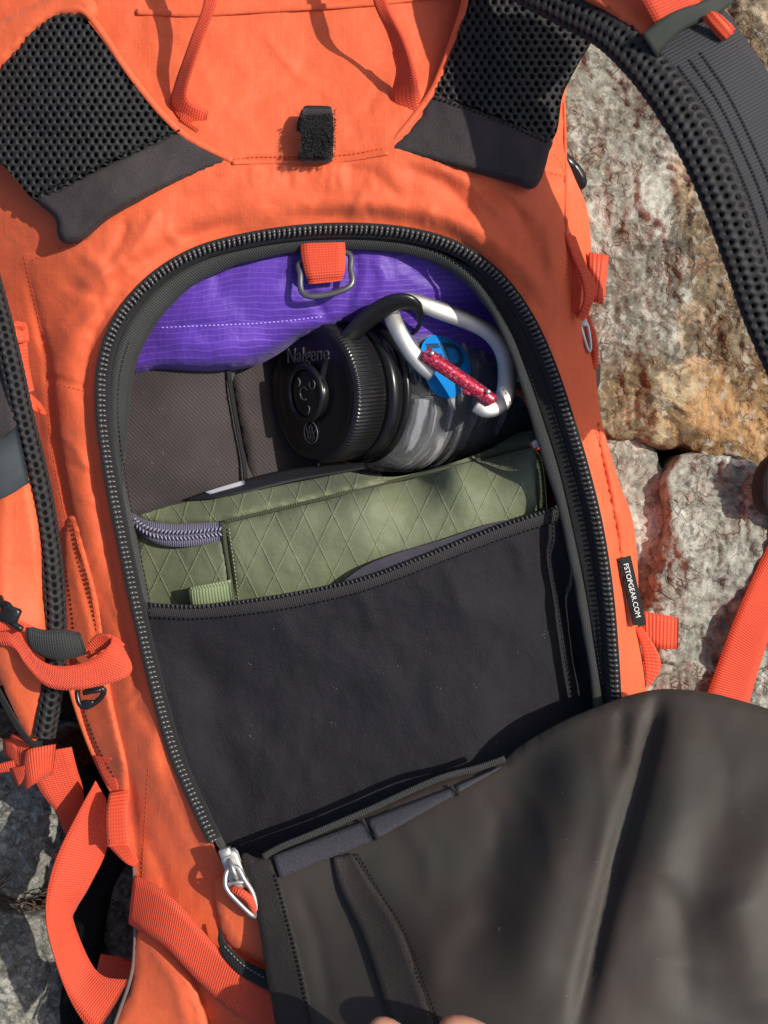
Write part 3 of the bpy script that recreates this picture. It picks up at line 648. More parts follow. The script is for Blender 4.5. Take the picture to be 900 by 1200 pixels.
# right shoulder strap arching high above the rock
rs = part('shoulder_strap')
sm = [(540, -90, 26), (606, -28, 44), (660, 2, 60), (712, 30, 74), (752, 66, 84), (792, 118, 91), (826, 178, 94), (853, 240, 93), (876, 302, 90), (900, 372, 85), (930, 440, 78)]
SP = cr(sm, 5); WP = SA(SP[:, :2], SP[:, 2]); Ln = np.r_[0, np.cumsum(np.linalg.norm(np.diff(WP, axis=0), axis=1))]/PX
T_ = np.gradient(WP, axis=0); T_ /= np.linalg.norm(T_, axis=1)[:, None]
def strapmap(WP, Ln, T_, rw, rh):
    X_ = np.cross(T_, (0, 0, 1)); X_ /= np.linalg.norm(X_, axis=1)[:, None]; Z_ = np.cross(X_, T_)
    def mp(u, v, dp):               # u along px, v angle-ish px
        f = lambda A: np.stack([np.interp(u, Ln, A[:, k]) for k in range(3)], 1)
        a = (v/30*math.pi/2*1.35)[:, None]
        return f(WP) + (f(X_)*np.sin(a)*rw + f(Z_)*np.cos(a)*rh)*(1 + dp[:, None]/8)
    return mp
honeycomb('strap_mesh_edge', strapmap(WP, Ln, T_, .0095, .0052), lambda c_: np.ones(len(c_), bool), (0, -42, Ln[-1], 44), mesh_m, rs, pu=9.5, pv=7.4, hu=2.3, hv=1.7, deep=1.8)
tube('strap_core', [tuple(s_) for s_ in SP[::6]], 8.2, mesh_dark, rs, ratio=.5, sides=14)
hs = HF([(700, -40, 74), (840, -40, 82), (760, 60, 89), (850, 30, 92), (900, 100, 94), (830, 150, 97), (880, 250, 96), (960, 200, 94), (920, 330, 92), (980, 330, 90), (900, 380, 88)])
patch('strap_face', [(752, 52), (790, 26), (838, 6), (870, 40), (905, 90), (950, 150), (1000, 240), (1000, 420), (925, 400), (896, 325), (874, 268), (848, 200), (816, 138), (786, 92)], hs, webbing('ribbed_strap_cloth', (.045, .045, .05), 4.2, .7), rs, step=5, edge=(9, 4), thick=5, uvrot=.5)
patch('strap_cover', [(690, -60), (860, -60), (838, -10), (800, 12), (758, 44), (742, 36), (712, 14), (680, -12)], lambda P: hs(P)+.3, orange_plain, rs, edge=(6, 3), thick=4)
strip('strap_webbing', [(735, -60, 92), (742, -20, 92), (770, 34, 92)], [(800, -60, 92), (808, -20, 92), (822, 6, 92)], red_web, rs, 1.4)
strip('elastic_keeper', [(752, 40, 94), (785, 16, 96), (822, 2, 95), (845, -12, 91)], [(768, 66, 91), (800, 36, 93), (838, 18, 92), (862, 2, 88)], plain('olive_black_elastic', (.035, .040, .034), .7, .3), rs, 2)
strip('keeper_tab', [(824, 20, 95), (832, 14, 98), (838, 16, 98)], [(848, 47, 94), (856, 42, 97), (860, 36, 95)], tab_web, rs, 3, m=4)
for k in range(4):
    dx = 10 + k*13; stitches('strap_stitching', [(772+dx, 84-k*8), (805+dx, 128-k*6), (835+dx, 185-k*5), (862+dx, 250-k*5), (884+dx, 318)], lambda P: hs(P)+.4, thread_g, rs, 5, 3.6, .3)

# left shoulder strap: braided mesh edge, orange face, grey band
ls = part('shoulder_strap')
sm2 = [(-20, 300, 0), (0, 372, 0), (14, 430, 0), (27, 490, -2), (42, 550, -4), (54, 612, -6), (62, 675, -8), (65, 740, -10), (62, 800, -12), (52, 862, -16)]
SP2 = cr(sm2, 5); WP2 = SA(SP2[:, :2], SP2[:, 2]); Ln2 = np.r_[0, np.cumsum(np.linalg.norm(np.diff(WP2, axis=0), axis=1))]/PX
T2 = np.gradient(WP2, axis=0); T2 /= np.linalg.norm(T2, axis=1)[:, None]
honeycomb('strap_mesh_edge', strapmap(WP2, Ln2, T2, .0052, .005), lambda c_: np.ones(len(c_), bool), (0, -40, Ln2[-1], 40), mesh_m, ls, pu=9.5, pv=12, hu=2.7, hv=2.9, deep=1.2)
tube('strap_core', [tuple(s_) for s_ in SP2[::6]], 4.6, mesh_dark, ls, ratio=.85)
hs2 = HF([(-40, 400, -6), (0, 400, -3), (20, 520, 2), (-40, 600, -4), (30, 650, 2), (50, 700, -5), (10, 750, 3), (50, 840, -14), (20, 870, -16), (-40, 800, -14)], [([(5, 560), (3, 620), (2, 700), (10, 800)], 1.5, 8)])
patch('strap_face', [(-60, 330), (-8, 380), (6, 440), (18, 500), (34, 560), (45, 620), (52, 690), (55, 750), (52, 810), (44, 864), (34, 868), (22, 845), (8, 815), (-10, 780), (-60, 760)], hs2, orange_plain, ls, edge=(7, 4), thick=4)
patch('strap_pad_cloth', [(-60, 360), (0, 374), (12, 440), (20, 500), (10, 520), (-60, 525)], lambda P: hs2(P)+1.5, neoprene, ls, thick=2, edge=(5, 2))
strip('strap_band', [(-40, 520, 4), (0, 515, 5), (20, 500, 4)], [(-40, 590, 4), (0, 585, 5), (34, 566, 3)], plain('slate_elastic', (.050, .062, .068), .7, .3), ls, 1.6, m=3)
strip('strap_piping', [(-10, 790, 0), (10, 826, -6), (24, 850, -12), (38, 868, -15), (50, 868, -17)], [(-14, 794, -2), (6, 832, -8), (20, 856, -14), (36, 874, -17), (50, 874, -19)], tape_black, ls, 1.2)

# side pocket panel along the left, seams and tabs
hp_ = HF([(60, 520, -16), (90, 640, -14), (118, 740, -14), (70, 700, -30), (82, 800, -36), (110, 870, -34), (150, 930, -30), (145, 840, -18), (66, 600, -26)], noise=[(1, 40, 40, 12)])
patch('side_pocket', [(88, 606), (98, 640), (114, 700), (124, 770), (134, 830), (150, 900), (150, 940), (132, 930), (112, 890), (90, 830), (78, 780), (72, 700), (72, 640), (78, 608)], lambda P: hb(P)+4.0, orange_plain, bag, step=4, edge=(9, 4.5), thick=10)
stitches('pocket_stitching', [(72, 640), (82, 700), (88, 760), (92, 810), (112, 870), (134, 912)], lambda P: hb(P)+4, thread_k, bag)
stitches('pocket_stitching', [(86, 612), (92, 640), (104, 680), (114, 740)], lambda P: hb(P)+4, thread_o, bag)
tube('pocket_piping', [(70, 690, -30), (74, 740, -33), (82, 800, -35), (100, 858, -36), (118, 900, -34), (136, 934, -32)], 1.6, orange_plain, bag)
strip('side_tab', [(10, 378, -8), (14, 398, -8), (22, 430, -10), (30, 462, -12)], [(30, 378, -12), (32, 402, -10), (34, 430, -14), (40, 458, -14)], tab_web, bag, 1.4)
strip('side_tab', [(10, 380, -7), (20, 376, -5), (30, 380, -10)], [(12, 402, -6), (22, 402, -4), (33, 400, -10)], tab_web, bag, 1.6)
strip('side_tab', [(26, 455, -8), (36, 462, -8), (46, 472, -14)], [(28, 474, -8), (40, 482, -9), (54, 487, -16)], tab_web, bag, 1.4)

# red load strap looping over the left side with buckle pieces
strip('load_strap', [(-40, 705, 2), (0, 724, 6), (24, 742, 9), (40, 768, 10), (64, 780, 11), (100, 776, 12), (128, 756, 12), (130, 744, 8)], [(-40, 742, 2), (0, 755, 6), (18, 760, 9), (34, 784, 9), (60, 806, 9), (106, 806, 11), (154, 788, 11), (140, 750, 8)], red_web, bag, 1.6)
strip('load_strap', [(128, 744, 9), (112, 744, 5), (98, 762, 2)], [(146, 756, 8), (124, 760, 4), (104, 772, 0)], red_web, bag, 1.6)
strip('load_strap', [(-10, 742, 12), (14, 738, 12), (36, 742, 11), (46, 748, 8)], [(-10, 728, 14), (16, 726, 14), (34, 732, 12), (48, 738, 8)], red_web, bag, 1.4)
strip('elastic_band', [(32, 734, 12), (52, 739, 13), (74, 738, 13), (94, 742, 10)], [(38, 760, 8), (54, 770, 8), (76, 773, 9), (102, 766, 8)], black_web, bag, 2.4, bow=1.5)
a = Acc(); box(a, S(12, 720, 16), (.004, -.0015, 0), (.0015, .0035, 0), (0, 0, .002)); tube('', [(0, 700, 10), (4, 712, 14), (10, 726, 16), (26, 738, 16)], 1.5, None, acc=a); tube('', [(-2, 708, 12), (8, 708, 16), (14, 716, 16)], 1.6, None, acc=a)
a.build('small_buckle', black_pl, bag)
a = Acc(); tube('', [(92, 806, 2), (92, 822, 2), (100, 829, 2), (116, 820, 2), (122, 808, 4), (108, 806, 4)], 1.3, None, acc=a, closed=True, sides=8); tube('', [(98, 812, 4), (110, 810, 5), (120, 808, 4)], 1.2, None, acc=a); box(a, S(103, 824, 2), (.003, 0, 0), (0, .0015, 0), (0, 0, .0012))
a.build('strap_buckle', black_pl, bag)
strip('buckle_tab', [(98, 806, 0), (104, 814, 3)], [(110, 804, 0), (112, 812, 3)], red_web, bag, 1.2)

# straps in the lower left corner
strip('hip_strap', [(28, 884, -40), (46, 925, -48), (64, 950, -55), (80, 985, -62)], [(84, 876, -42), (90, 900, -48), (98, 930, -55), (98, 980, -62)], red_web, bag, 1.6)
kn = [([(-10, 898, -35), (10, 892, -32), (34, 888, -30)], [(-6, 906, -36), (12, 904, -33), (36, 902, -30)]),
      ([(4, 866, -36), (14, 868, -30), (24, 880, -28)], [(6, 884, -38), (18, 896, -32), (28, 908, -30)]),
      ([(26, 890, -30), (34, 878, -22), (66, 872, -22)], [(30, 926, -34), (38, 920, -26), (62, 906, -28)]),
      ([(12, 900, -32), (30, 896, -26), (60, 876, -24)], [(22, 922, -34), (34, 906, -28), (64, 886, -26)]),
      ([(14, 860, -32), (28, 866, -26), (44, 874, -26)], [(10, 876, -34), (24, 884, -28), (40, 890, -28)])]
for A_, B_ in kn: strip('knotted_strap', A_, B_, red_web, bag, 1.6, m=4)
strip('hanging_loop', [(112, 915, -34), (90, 955, -32), (68, 1000, -30), (56, 1040, -30), (54, 1080, -30), (66, 1130, -28), (84, 1175, -26), (110, 1215, -24)],
      [(124, 935, -38), (126, 990, -38), (106, 1036, -36), (88, 1066, -40), (86, 1080, -40), (104, 1124, -36), (122, 1144, -30), (152, 1148, -26)], red_web, bag, 1.6, bow=1.2)
strip('hanging_loop', [(64, 1000, -42), (66, 1025, -44), (78, 1060, -46)], [(112, 1010, -42), (104, 1035, -44), (88, 1068, -46)], red_web, bag, 1.4)
strip('cross_strap', [(158, 1026, -20), (186, 1040, -12), (214, 1064, -6), (250, 1105, -2), (290, 1140, 2), (340, 1172, 4)], [(152, 1082, -26), (170, 1094, -16), (196, 1112, -8), (232, 1150, -4), (272, 1186, 0), (320, 1215, 2)], red_web, bag, 1.8)
strip('compression_tab', [(128, 930, -24), (124, 955, -20), (125, 992, -20)], [(150, 926, -24), (150, 950, -18), (152, 990, -18)], tab_web, bag, 1.6)
strip('compression_tab', [(126, 990, -26), (146, 1010, -26), (158, 1016, -28)], [(154, 988, -22), (158, 1000, -24), (162, 1008, -28)], tab_web, bag, 1.4)
strip('pocket_tip', [(108, 885, -34), (120, 910, -32), (138, 936, -32)], [(134, 888, -24), (138, 905, -26), (140, 930, -30)], tab_web, bag, 1.4)
patch('hip_belt', [(96, 900), (128, 925), (145, 985), (148, 1010), (128, 1050), (116, 1120), (112, 1160), (96, 1200), (80, 1230), (70, 1180), (84, 1100), (90, 1000)], HF([(96, 900, -70), (140, 1000, -66), (110, 1120, -72), (80, 1220, -74), (120, 1060, -70)]), mesh_dark, bag, edge=(8, 5), thick=9)
strip('loose_strap_end', [(118, 1118, -70), (140, 1122, -70), (165, 1130, -72)], [(110, 1152, -72), (140, 1146, -72), (165, 1150, -72)], red_web, bag, 1.6)
tube('edge_piping', [(156, 1000, -29), (159, 1060, -30), (157, 1120, -28), (152, 1150, -25), (140, 1185, -24), (126, 1225, -22)], .9, plain('grey_piping', (.16, .12, .11), .7), bag)
patch('bottom_panel', [(125, 1225), (140, 1190), (155, 1152), (159, 1100), (172, 1085), (200, 1110), (232, 1165), (244, 1240), (180, 1260)], HF([(140, 1190, -24), (160, 1100, -26), (200, 1120, -16), (235, 1200, -10), (180, 1250, -16)], [([(170, 1095), (205, 1150), (222, 1210)], 1.8, 7)]), orange_plain, bag, thick=6, edge=(5, 3))

# slider corner: orange garage, bent zipper tape, slider and pull
patch('zipper_garage', [(252, 1034), (272, 1030), (300, 1050), (322, 1090), (322, 1130), (296, 1124), (270, 1106), (258, 1082)], HF([(255, 1040, -3), (300, 1060, 3), (270, 1106, -1), (320, 1125, 4)]), orange_plain, bag, edge=(6, 3), thick=5)
strip('bent_zipper_tape', [(258, 1086, 1), (264, 1104, 2), (284, 1124, 4), (312, 1138, 6), (340, 1150, 8)], [(256, 1102, 0), (262, 1120, 1), (282, 1142, 3), (310, 1158, 5), (340, 1168, 8)], tape_black, zipr, 1.4)
stitches('tape_stitching', [(262, 1108), (284, 1130), (310, 1146)], [2.5, 4.5, 6.5], plain('grey_thread', (.2, .2, .16), .7), zipr, 5)
a = Acc(); d1 = np.array((.35, -.94, 0)); x1 = np.array((.94, .35, 0)); c = np.array(S(274, 1018, 5))
box(a, c, d1*.0085, x1*.0040, (0, 0, .0011)); box(a, c+np.array((0, 0, -.0030)), d1*.0085, x1*.0040, (0, 0, .0009))
box(a, c+d1*.0075+np.array((0, 0, .0002)), d1*.0022, x1*.0048, (0, 0, .0030)); box(a, c-d1*.0085-x1*.001, d1*.0020, x1*.0028, (0, 0, .0018))
tube('', [(270, 1008, 7), (272, 1016, 10.5), (276, 1026, 10), (279, 1034, 7)], 1.0, None, acc=a, sides=8)
a.build('zipper_slider', steel, zipr)
a = Acc(); tube('', [(268, 1018, 8), (264, 1030, 9), (266, 1042, 9), (280, 1058, 9), (298, 1074, 9), (301, 1066, 9), (296, 1046, 10), (286, 1030, 10), (278, 1016, 9)], 1.15, None, acc=a, closed=True, sides=8)
tube('', [(268, 1036, 9), (280, 1034, 10), (288, 1034, 9)], .9, None, acc=a, sides=8)
a.build('pull_ring', steel, zipr)
tube('pull_cord', [(272, 1042, 8), (282, 1046, 11), (292, 1054, 11), (300, 1068, 8), (310, 1080, 6)], 2.0, red_web, zipr)

# right-hand side details
strip('side_tab', [(690, 296, -22), (712, 299, -22), (712, 300, -24)], [(690, 352, -22), (704, 356, -22), (706, 357, -24)], tab_web, bag, 1.6)
strip('side_tab', [(660, 272, -14), (670, 300, -10), (682, 330, -8), (684, 352, -9), (676, 372, -12)], [(674, 278, -16), (686, 310, -12), (698, 336, -12), (692, 360, -12), (684, 376, -12)], tab_web, bag, 1.4)
strip('side_tab', [(664, 292, -14), (668, 330, -15), (668, 360, -14)], [(678, 305, -15), (682, 330, -16), (678, 374, -13)], tab_web, bag, 1.2)
a = Acc(); tube('', [(680, 376, -20), (682, 388, -20), (690, 412, -22), (692, 404, -22), (688, 380, -20)], .9, None, acc=a, closed=True, sides=8); box(a, S(683, 378, -20), (.002, 0, 0), (0, .002, 0), (0, 0, .0012)); a.build('pull_ring', steel, zipr)
tube('pull_cord', [(687, 372, -24), (694, 392, -24), (697, 414, -26), (696, 432, -28)], 1.9, red_web, zipr)
patch('strap_stub', [(690, 432), (702, 428), (703, 448), (696, 462), (692, 452)], flat(-34), neoprene, bag, thick=2, step=4)
patch('side_buckle', [(660, 178), (672, 186), (684, 200), (688, 214), (682, 222), (672, 218), (660, 205)], HF([(660, 180, -30), (688, 214, -34), (675, 220, -36)]), black_pl, bag, step=4, edge=(5, 3), thick=3)
strip('side_tab', [(752, 716, -34), (774, 720, -32), (795, 724, -32)], [(754, 748, -34), (774, 760, -33), (794, 760, -33)], tab_web, bag, 1.4)
strip('side_tab', [(744, 736, -30), (752, 760, -32), (756, 790, -34), (758, 802, -34)], [(752, 734, -30), (770, 762, -32), (774, 784, -34), (760, 806, -34)], tab_web, bag, 1.2)
patch('lower_side_pocket', [(700, 470), (708, 505), (724, 560), (742, 612), (748, 680), (746, 700), (738, 690), (728, 660), (722, 620), (712, 570), (702, 520)], lambda P: hb(P)+2.5, orange, bag, step=4, edge=(5, 3), thick=4)
tlab = patch('tab_label', [(724, 655), (739, 651), (757, 728), (757, 733), (742, 733)], lambda P: hb(P)*0 - 14 - (P[:, 0]-724)*.12, tape_black, bag, step=4, smoothline=False, thick=1.2, edge=(3, 1))
th = math.atan2(733-653, 750-731)
def tfn(co):
    x, y = co.x*1000, co.y*1000   # layout px
    px = 740.5 + x*math.cos(th) + y*math.sin(th); py = 692 + x*math.sin(th) - y*math.cos(th)
    return S(px, py, -14 - (px-724)*.12 + .7 + co.z*1000)
text('tab_lettering', 'FSTOPGEAR.COM', tfn, .0105*.80, white_ink, tlab, .0001, 0.0, .98)
strip('loose_strap', [(935, 570, -88), (900, 638, -90), (862, 722, -87), (829, 812, -90), (812, 862, -92)], [(965, 640, -86), (928, 695, -87), (901, 748, -86), (878, 822, -90), (868, 862, -92)], red_web, bag, 1.8)
patch('strap_end_pad', [(884, 575), (888, 552), (900, 536), (930, 520), (960, 560), (940, 620), (905, 606), (890, 598)], HF([(884, 575, -76), (910, 560, -70), (950, 570, -72), (905, 605, -78)]), tape_black, bag, edge=(10, 6), thick=5)

# ------------------------------------------------------------------ inside: padded dividers, inner panel
hd = HF([(130, 440, -44), (200, 480, -36), (265, 430, -46), (280, 560, -50), (140, 585, -40), (210, 560, -38), (200, 590, -46)], [([(268, 430), (274, 480), (284, 540), (287, 580)], -5, 6)], [(1, 50, 50, 3)])
patch('padded_divider', [(120, 410), (268, 410), (270, 450), (278, 500), (287, 540), (290, 575), (200, 596), (130, 604), (124, 520)], hd, divider_m, bag, edge=(10, 5), thick=8)
patch('padded_divider', [(273, 405), (350, 400), (420, 420), (440, 600), (300, 600), (292, 560), (286, 520), (276, 470)], lambda P: hd(P)*0 - 62 - (P[:, 0]-270)*.12, divider_m, bag, edge=(10, 5), thick=8)
strip('divider_seam', [(264, 428, -45), (272, 480, -44), (283, 540, -48), (286, 572, -50)], [(269, 428, -46), (277, 480, -45), (288, 540, -49), (291, 572, -51)], tape_black, bag, 1)
hpn = HF([(176, 712, -15), (300, 702, -14), (400, 682, -13), (500, 648, -13), (600, 608, -15), (656, 594, -18), (690, 700, -26), (700, 830, -28), (560, 760, -22), (400, 800, -25), (250, 800, -25), (210, 860, -25), (262, 990, -26), (400, 930, -22), (560, 880, -18), (300, 1040, -24), (700, 1000, -18), (450, 700, -16)],
        [([(190, 740), (260, 800), (330, 870)], -2.2, 24), ([(480, 690), (560, 720), (640, 740)], 1.6, 26), ([(640, 630), (668, 720), (684, 800)], -4, 9), ([(240, 780), (260, 880), (300, 960)], -2, 22), ([(330, 720), (345, 760)], 1, 9), ([(420, 690), (440, 740)], 1, 9), ([(520, 660), (545, 720)], 1.2, 10), ([(600, 625), (620, 680)], 1.0, 9), ([(370, 760), (480, 820), (600, 820)], 2, 30)], [(1.4, 60, 70, 6), (.35, 14, 20, 7)])
ipan = patch('inner_panel', [(168, 716), (230, 716), (300, 708), (360, 698), (430, 682), (500, 656), (580, 624), (657, 600), (666, 640), (686, 740), (702, 860), (704, 1000), (640, 1100), (320, 1080), (262, 1004), (232, 940), (200, 860), (178, 780)], hpn, panel_m, bag, step=5.5, thick=1.2)
zl0 = [(166, 706), (230, 709), (300, 701), (360, 691), (430, 675), (500, 649), (580, 617), (640, 597), (656, 590)]
zl1 = [(170, 722), (230, 724), (300, 717), (360, 707), (430, 690), (500, 664), (580, 633), (642, 613), (660, 606)]
strip('panel_zipper_tape', [(x, y, hpn.at(x, y)+2.6) for x, y in zl0], [(x, y, hpn.at(x, y)+1.2) for x, y in zl1], webbing('charcoal_zip_tape', (.030, .027, .030), 2.6, .7, flatrib=.25), ipan, 1.2, bow=.5)
q = cr(zl0, 5.2); a = Acc(); tt = np.gradient(q, axis=0); tt /= np.linalg.norm(tt, axis=1)[:, None]
hz = hpn(q)
for i in range(len(q)):
    t = np.array((tt[i, 0], -tt[i, 1], 0)); x = np.array((-t[1], t[0], 0)); c = np.array(S(q[i, 0], q[i, 1]+2, hz[i]+3.6))
    a.add([c + x*v[0]*.0012 + t*v[1]*.0006 + np.array((0, 0, 1))*v[2]*.0008 for v in ico], icoF)
a.build('panel_zipper_teeth', plain('dark_coil', (.03, .029, .032), .45, .5), ipan, 'stuff')
stitches('panel_stitching', [(x, y+1.5) for x, y in zl1], hpn, thread_k, ipan, 5.5, 3.6, .4, 1.2)
patch('mesh_gusset', [(400, 690), (420, 668), (460, 650), (520, 632), (580, 612), (600, 612), (560, 640), (480, 668)], lambda P: hpn(P)-1.0+0*P[:, 0], plain('plum_grey_cloth', (.05, .047, .065), .75, .3), ipan, thick=.8)

# ------------------------------------------------------------------ open flap
fl_c = [(310, 1005, 5), (360, 982, 5), (430, 953, 4), (510, 916, 4), (585, 893, 4), (620, 868, 7), (700, 830, 11), (780, 808, 16), (900, 830, 22), (1000, 880, 28), (330, 1200, 30), (500, 1200, 62), (700, 1200, 78), (900, 1200, 74), (900, 1000, 66), (650, 1000, 42), (500, 1050, 30), (400, 1060, 17),
        (1100, 1100, 60), (320, 1100, 14), (1000, 1300, 74), (500, 1300, 74)]
hf_ = HF(fl_c, [([(776, 806), (762, 860), (744, 930), (722, 1010), (700, 1100), (672, 1230)], -5.5, 12), ([(628, 862), (600, 950), (566, 1040), (560, 1120)], -3.5, 30), ([(800, 830), (790, 950), (760, 1050)], 4, 30), ([(690, 850), (670, 960), (640, 1060), (610, 1180)], 5, 34),
                ([(900, 900), (830, 1010), (800, 1130)], -4, 40), ([(730, 830), (726, 900)], -2.5, 8), ([(430, 1000), (480, 1060), (530, 1180)], 1.5, 22), ([(850, 1040), (880, 1120), (900, 1200)], 3, 36), ([(350, 1040), (372, 1100), (388, 1190)], -1, 8), ([(470, 960), (500, 1000), (505, 1050)], .8, 10), ([(560, 925), (585, 960), (580, 1010)], -.8, 9), ([(600, 905), (640, 960), (650, 1040)], .7, 12), ([(820, 830), (850, 900), (845, 980)], -.8, 12), ([(700, 850), (712, 940), (700, 1020)], .8, 9), ([(760, 1000), (800, 1080), (810, 1190)], -1.2, 18), ([(560, 1060), (520, 1100), (500, 1160)], 1.5, 20)], [(2, 170, 200, 4)])
flap_out = [(306, 1008), (330, 994), (360, 982), (430, 953), (510, 918), (560, 902), (590, 892), (606, 878), (624, 866), (660, 846), (700, 829), (740, 815), (780, 808), (830, 812), (870, 822), (920, 838), (1020, 880), (1090, 960), (1110, 1150), (1090, 1300), (900, 1370), (600, 1380), (345, 1340), (328, 1200), (318, 1100)]
flap = patch('flap', flap_out, hf_, flap_m, bag, step=7, thick=2.2, edge=(5, 2))
def hfx(d): return lambda P: hf_(P) + d
patch('flap_edge_tape', [(283, 1004), (300, 1006), (322, 1010), (336, 1060), (352, 1120), (368, 1200), (378, 1290), (330, 1300), (322, 1200), (310, 1130), (300, 1070)], hfx(1.6), weave('flap_tape_cloth', (.022, .019, .018), 3, .6, sheen=.02), flap, step=5, thick=1.5, edge=(4, 1.5))
stitches('flap_stitching', [(322, 1024), (336, 1075), (352, 1140), (366, 1210)], hfx(1.9), thread_k, flap, r=.5)
strip('flap_pocket_tape', [(390, 1004, hf_.at(390, 1004)+1.5), (398, 1040, hf_.at(398, 1040)+2), (425, 1100, hf_.at(425, 1100)+2), (460, 1210, hf_.at(460, 1210)+2)], [(412, 1000, hf_.at(412, 1000)+1.5), (438, 1040, hf_.at(438, 1040)+2), (474, 1100, hf_.at(474, 1100)+2), (512, 1210, hf_.at(512, 1210)+2)], weave('flap_tape_brown', (.030, .025, .023), 3, .55, sheen=.02), flap, 1.6, bow=1.2)
stitches('flap_stitching', [(418, 1000), (448, 1050), (478, 1100), (514, 1200)], hfx(1.6), thread_k, flap, r=.5)
tp = [(308, 1004), (330, 992), (362, 979), (430, 950), (510, 914), (560, 900), (592, 889)]
pk = [(312, 1018, 0), (330, 1032, 0)]
dv = [(318, 1004), (428, 962), (532, 922), (588, 898)]
dl = [(326, 1030), (440, 984), (536, 930), (590, 899)]
for i in range(3):
    A_ = [np.array(dv[i])*(1-t)+np.array(dv[i+1])*t for t in (0.02, .5, .98)]; B_ = [np.array(dl[i])*(1-t)+np.array(dl[i+1])*t for t in (0.02, .5, .98)]
    strip('flap_pocket', [(p[0], p[1], hf_.at(*p)+2.2) for p in A_], [(p[0], p[1], hf_.at(*p)+2.4) for p in B_], greymesh, flap, .8, bow=.6)
tube('flap_binding', [(x, y, hf_.at(x, y)+1.5) for x, y in tp], 1.5, black_web, flap, ratio=.8)
for (x0, y0), (x1, y1) in (((424, 960), (444, 984)), ((528, 921), (540, 931))):
    tube('flap_divider', [(x0, y0, hf_.at(x0, y0)+3), ((x0+x1)/2-1, (y0+y1)/2+1, hf_.at(x0, y0)+3.6), (x1, y1, hf_.at(x1, y1)+3)], .9, tape_black, flap)

# ------------------------------------------------------------------ purple sack
hpu = HF([(160, 420, -30), (180, 360, -20), (260, 320, -17), (360, 290, -15), (460, 290, -15), (540, 320, -24), (250, 380, -16), (340, 350, -15), (240, 432, -26), (330, 405, -26), (400, 370, -22), (480, 350, -24), (560, 380, -44), (600, 450, -70), (440, 340, -18)],
         [([(345, 292), (352, 330), (388, 378)], -2.2, 5), ([(412, 290), (418, 320), (400, 378)], -2.2, 6), ([(440, 300), (452, 330), (440, 350)], 1.8, 7), ([(200, 350), (280, 345), (340, 330)], 1.5, 14), ([(185, 383), (300, 379), (375, 370)], -1.2, 4), ([(190, 400), (260, 408), (320, 400)], 1.6, 10), ([(470, 300), (490, 320), (520, 330)], -2, 8), ([(250, 310), (258, 350)], -1, 6)], [(1.4, 40, 40, 2)])
sack = empty('purple_sack', S(300, 360, -60), 'purple ripstop stuff sack packed in the top of the bag, with a red loop', 'stuff sack')
patch('sack_body', [(130, 440), (140, 370), (180, 320), (260, 285), (360, 272), (460, 275), (540, 300), (590, 350), (630, 440), (630, 480), (560, 470), (480, 430), (440, 372), (410, 376), (385, 386), (350, 396), (318, 416), (290, 428), (240, 434), (190, 433), (155, 440)], hpu, purple, sack, step=5, edge=(16, 13), thick=10)
stitches('sack_stitching', [(188, 384), (230, 382), (300, 379), (345, 375), (378, 371)], hpu, thread_p, sack, 5, 3.0, .3)
strip('sack_loop', [(352, 282, -9), (353, 300, -6), (358, 322, -6), (362, 332, -9)], [(404, 280, -9), (405, 298, -6), (404, 318, -6), (400, 328, -9)], red_web, sack, 1.6)
tube('sack_ring', [(354, 306, -9), (352, 322, -7), (353, 340, -6), (362, 347, -5.5), (385, 345, -5.5), (406, 338, -5.5), (413, 330, -6), (411, 316, -7), (406, 296, -9)], 1.5, gun, sack, closed=True, ratio=.75)

# ------------------------------------------------------------------ green packing case
case = empty('packing_case', S(400, 640, -120), 'olive green padded case with diamond pattern and lavender zipper, inside the bag', 'case')
hc = HF([(262, 612, -27), (350, 590, -25), (450, 567, -24), (540, 543, -25), (628, 522, -29), (275, 716, -32), (450, 690, -27), (635, 620, -30), (450, 620, -19), (350, 640, -20), (560, 580, -20), (345, 548, -66), (200, 580, -54), (620, 505, -66), (480, 556, -54), (560, 530, -60), (150, 592, -50), (170, 650, -42), (180, 716, -44), (220, 660, -32), (300, 578, -38)],
        [([(262, 612), (400, 579), (520, 549), (628, 521)], -1.5, 3), ([(262, 612), (268, 660), (275, 716)], -1.5, 3)], [(1.2, 50, 50, 8), (.55, 17, 22, 3)])
patch('case_front', [(262, 613), (330, 597), (400, 580), (460, 566), (520, 550), (580, 534), (622, 522), (628, 540), (632, 590), (636, 650), (560, 690), (440, 720), (278, 740), (272, 680), (266, 640)], hc, olive, case, step=5, edge=(7, 2.5), thick=10)
patch('case_top', [(150, 592), (170, 584), (205, 578), (240, 582), (300, 566), (345, 550), (400, 552), (440, 558), (480, 556), (560, 532), (606, 508), (628, 505), (632, 515), (622, 521), (520, 548), (400, 578), (300, 602), (262, 610), (210, 614), (172, 610)], hc, olive, case, step=5, edge=(6, 3), thick=6, uvrot=.18)
patch('case_side', [(164, 622), (180, 630), (220, 634), (262, 630), (268, 660), (276, 700), (280, 740), (180, 740), (168, 700), (160, 660)], hc, olive, case, step=5, edge=(6, 3), thick=8)
strip('case_zipper_tape', [(144, 588, -47), (156, 602, -44), (176, 611, -38), (210, 614, -33), (259, 611, -27)], [(146, 604, -48), (160, 622, -44), (180, 636, -37), (214, 641, -31), (261, 634, -26)], lav_m, case, 1.2, bow=.4)
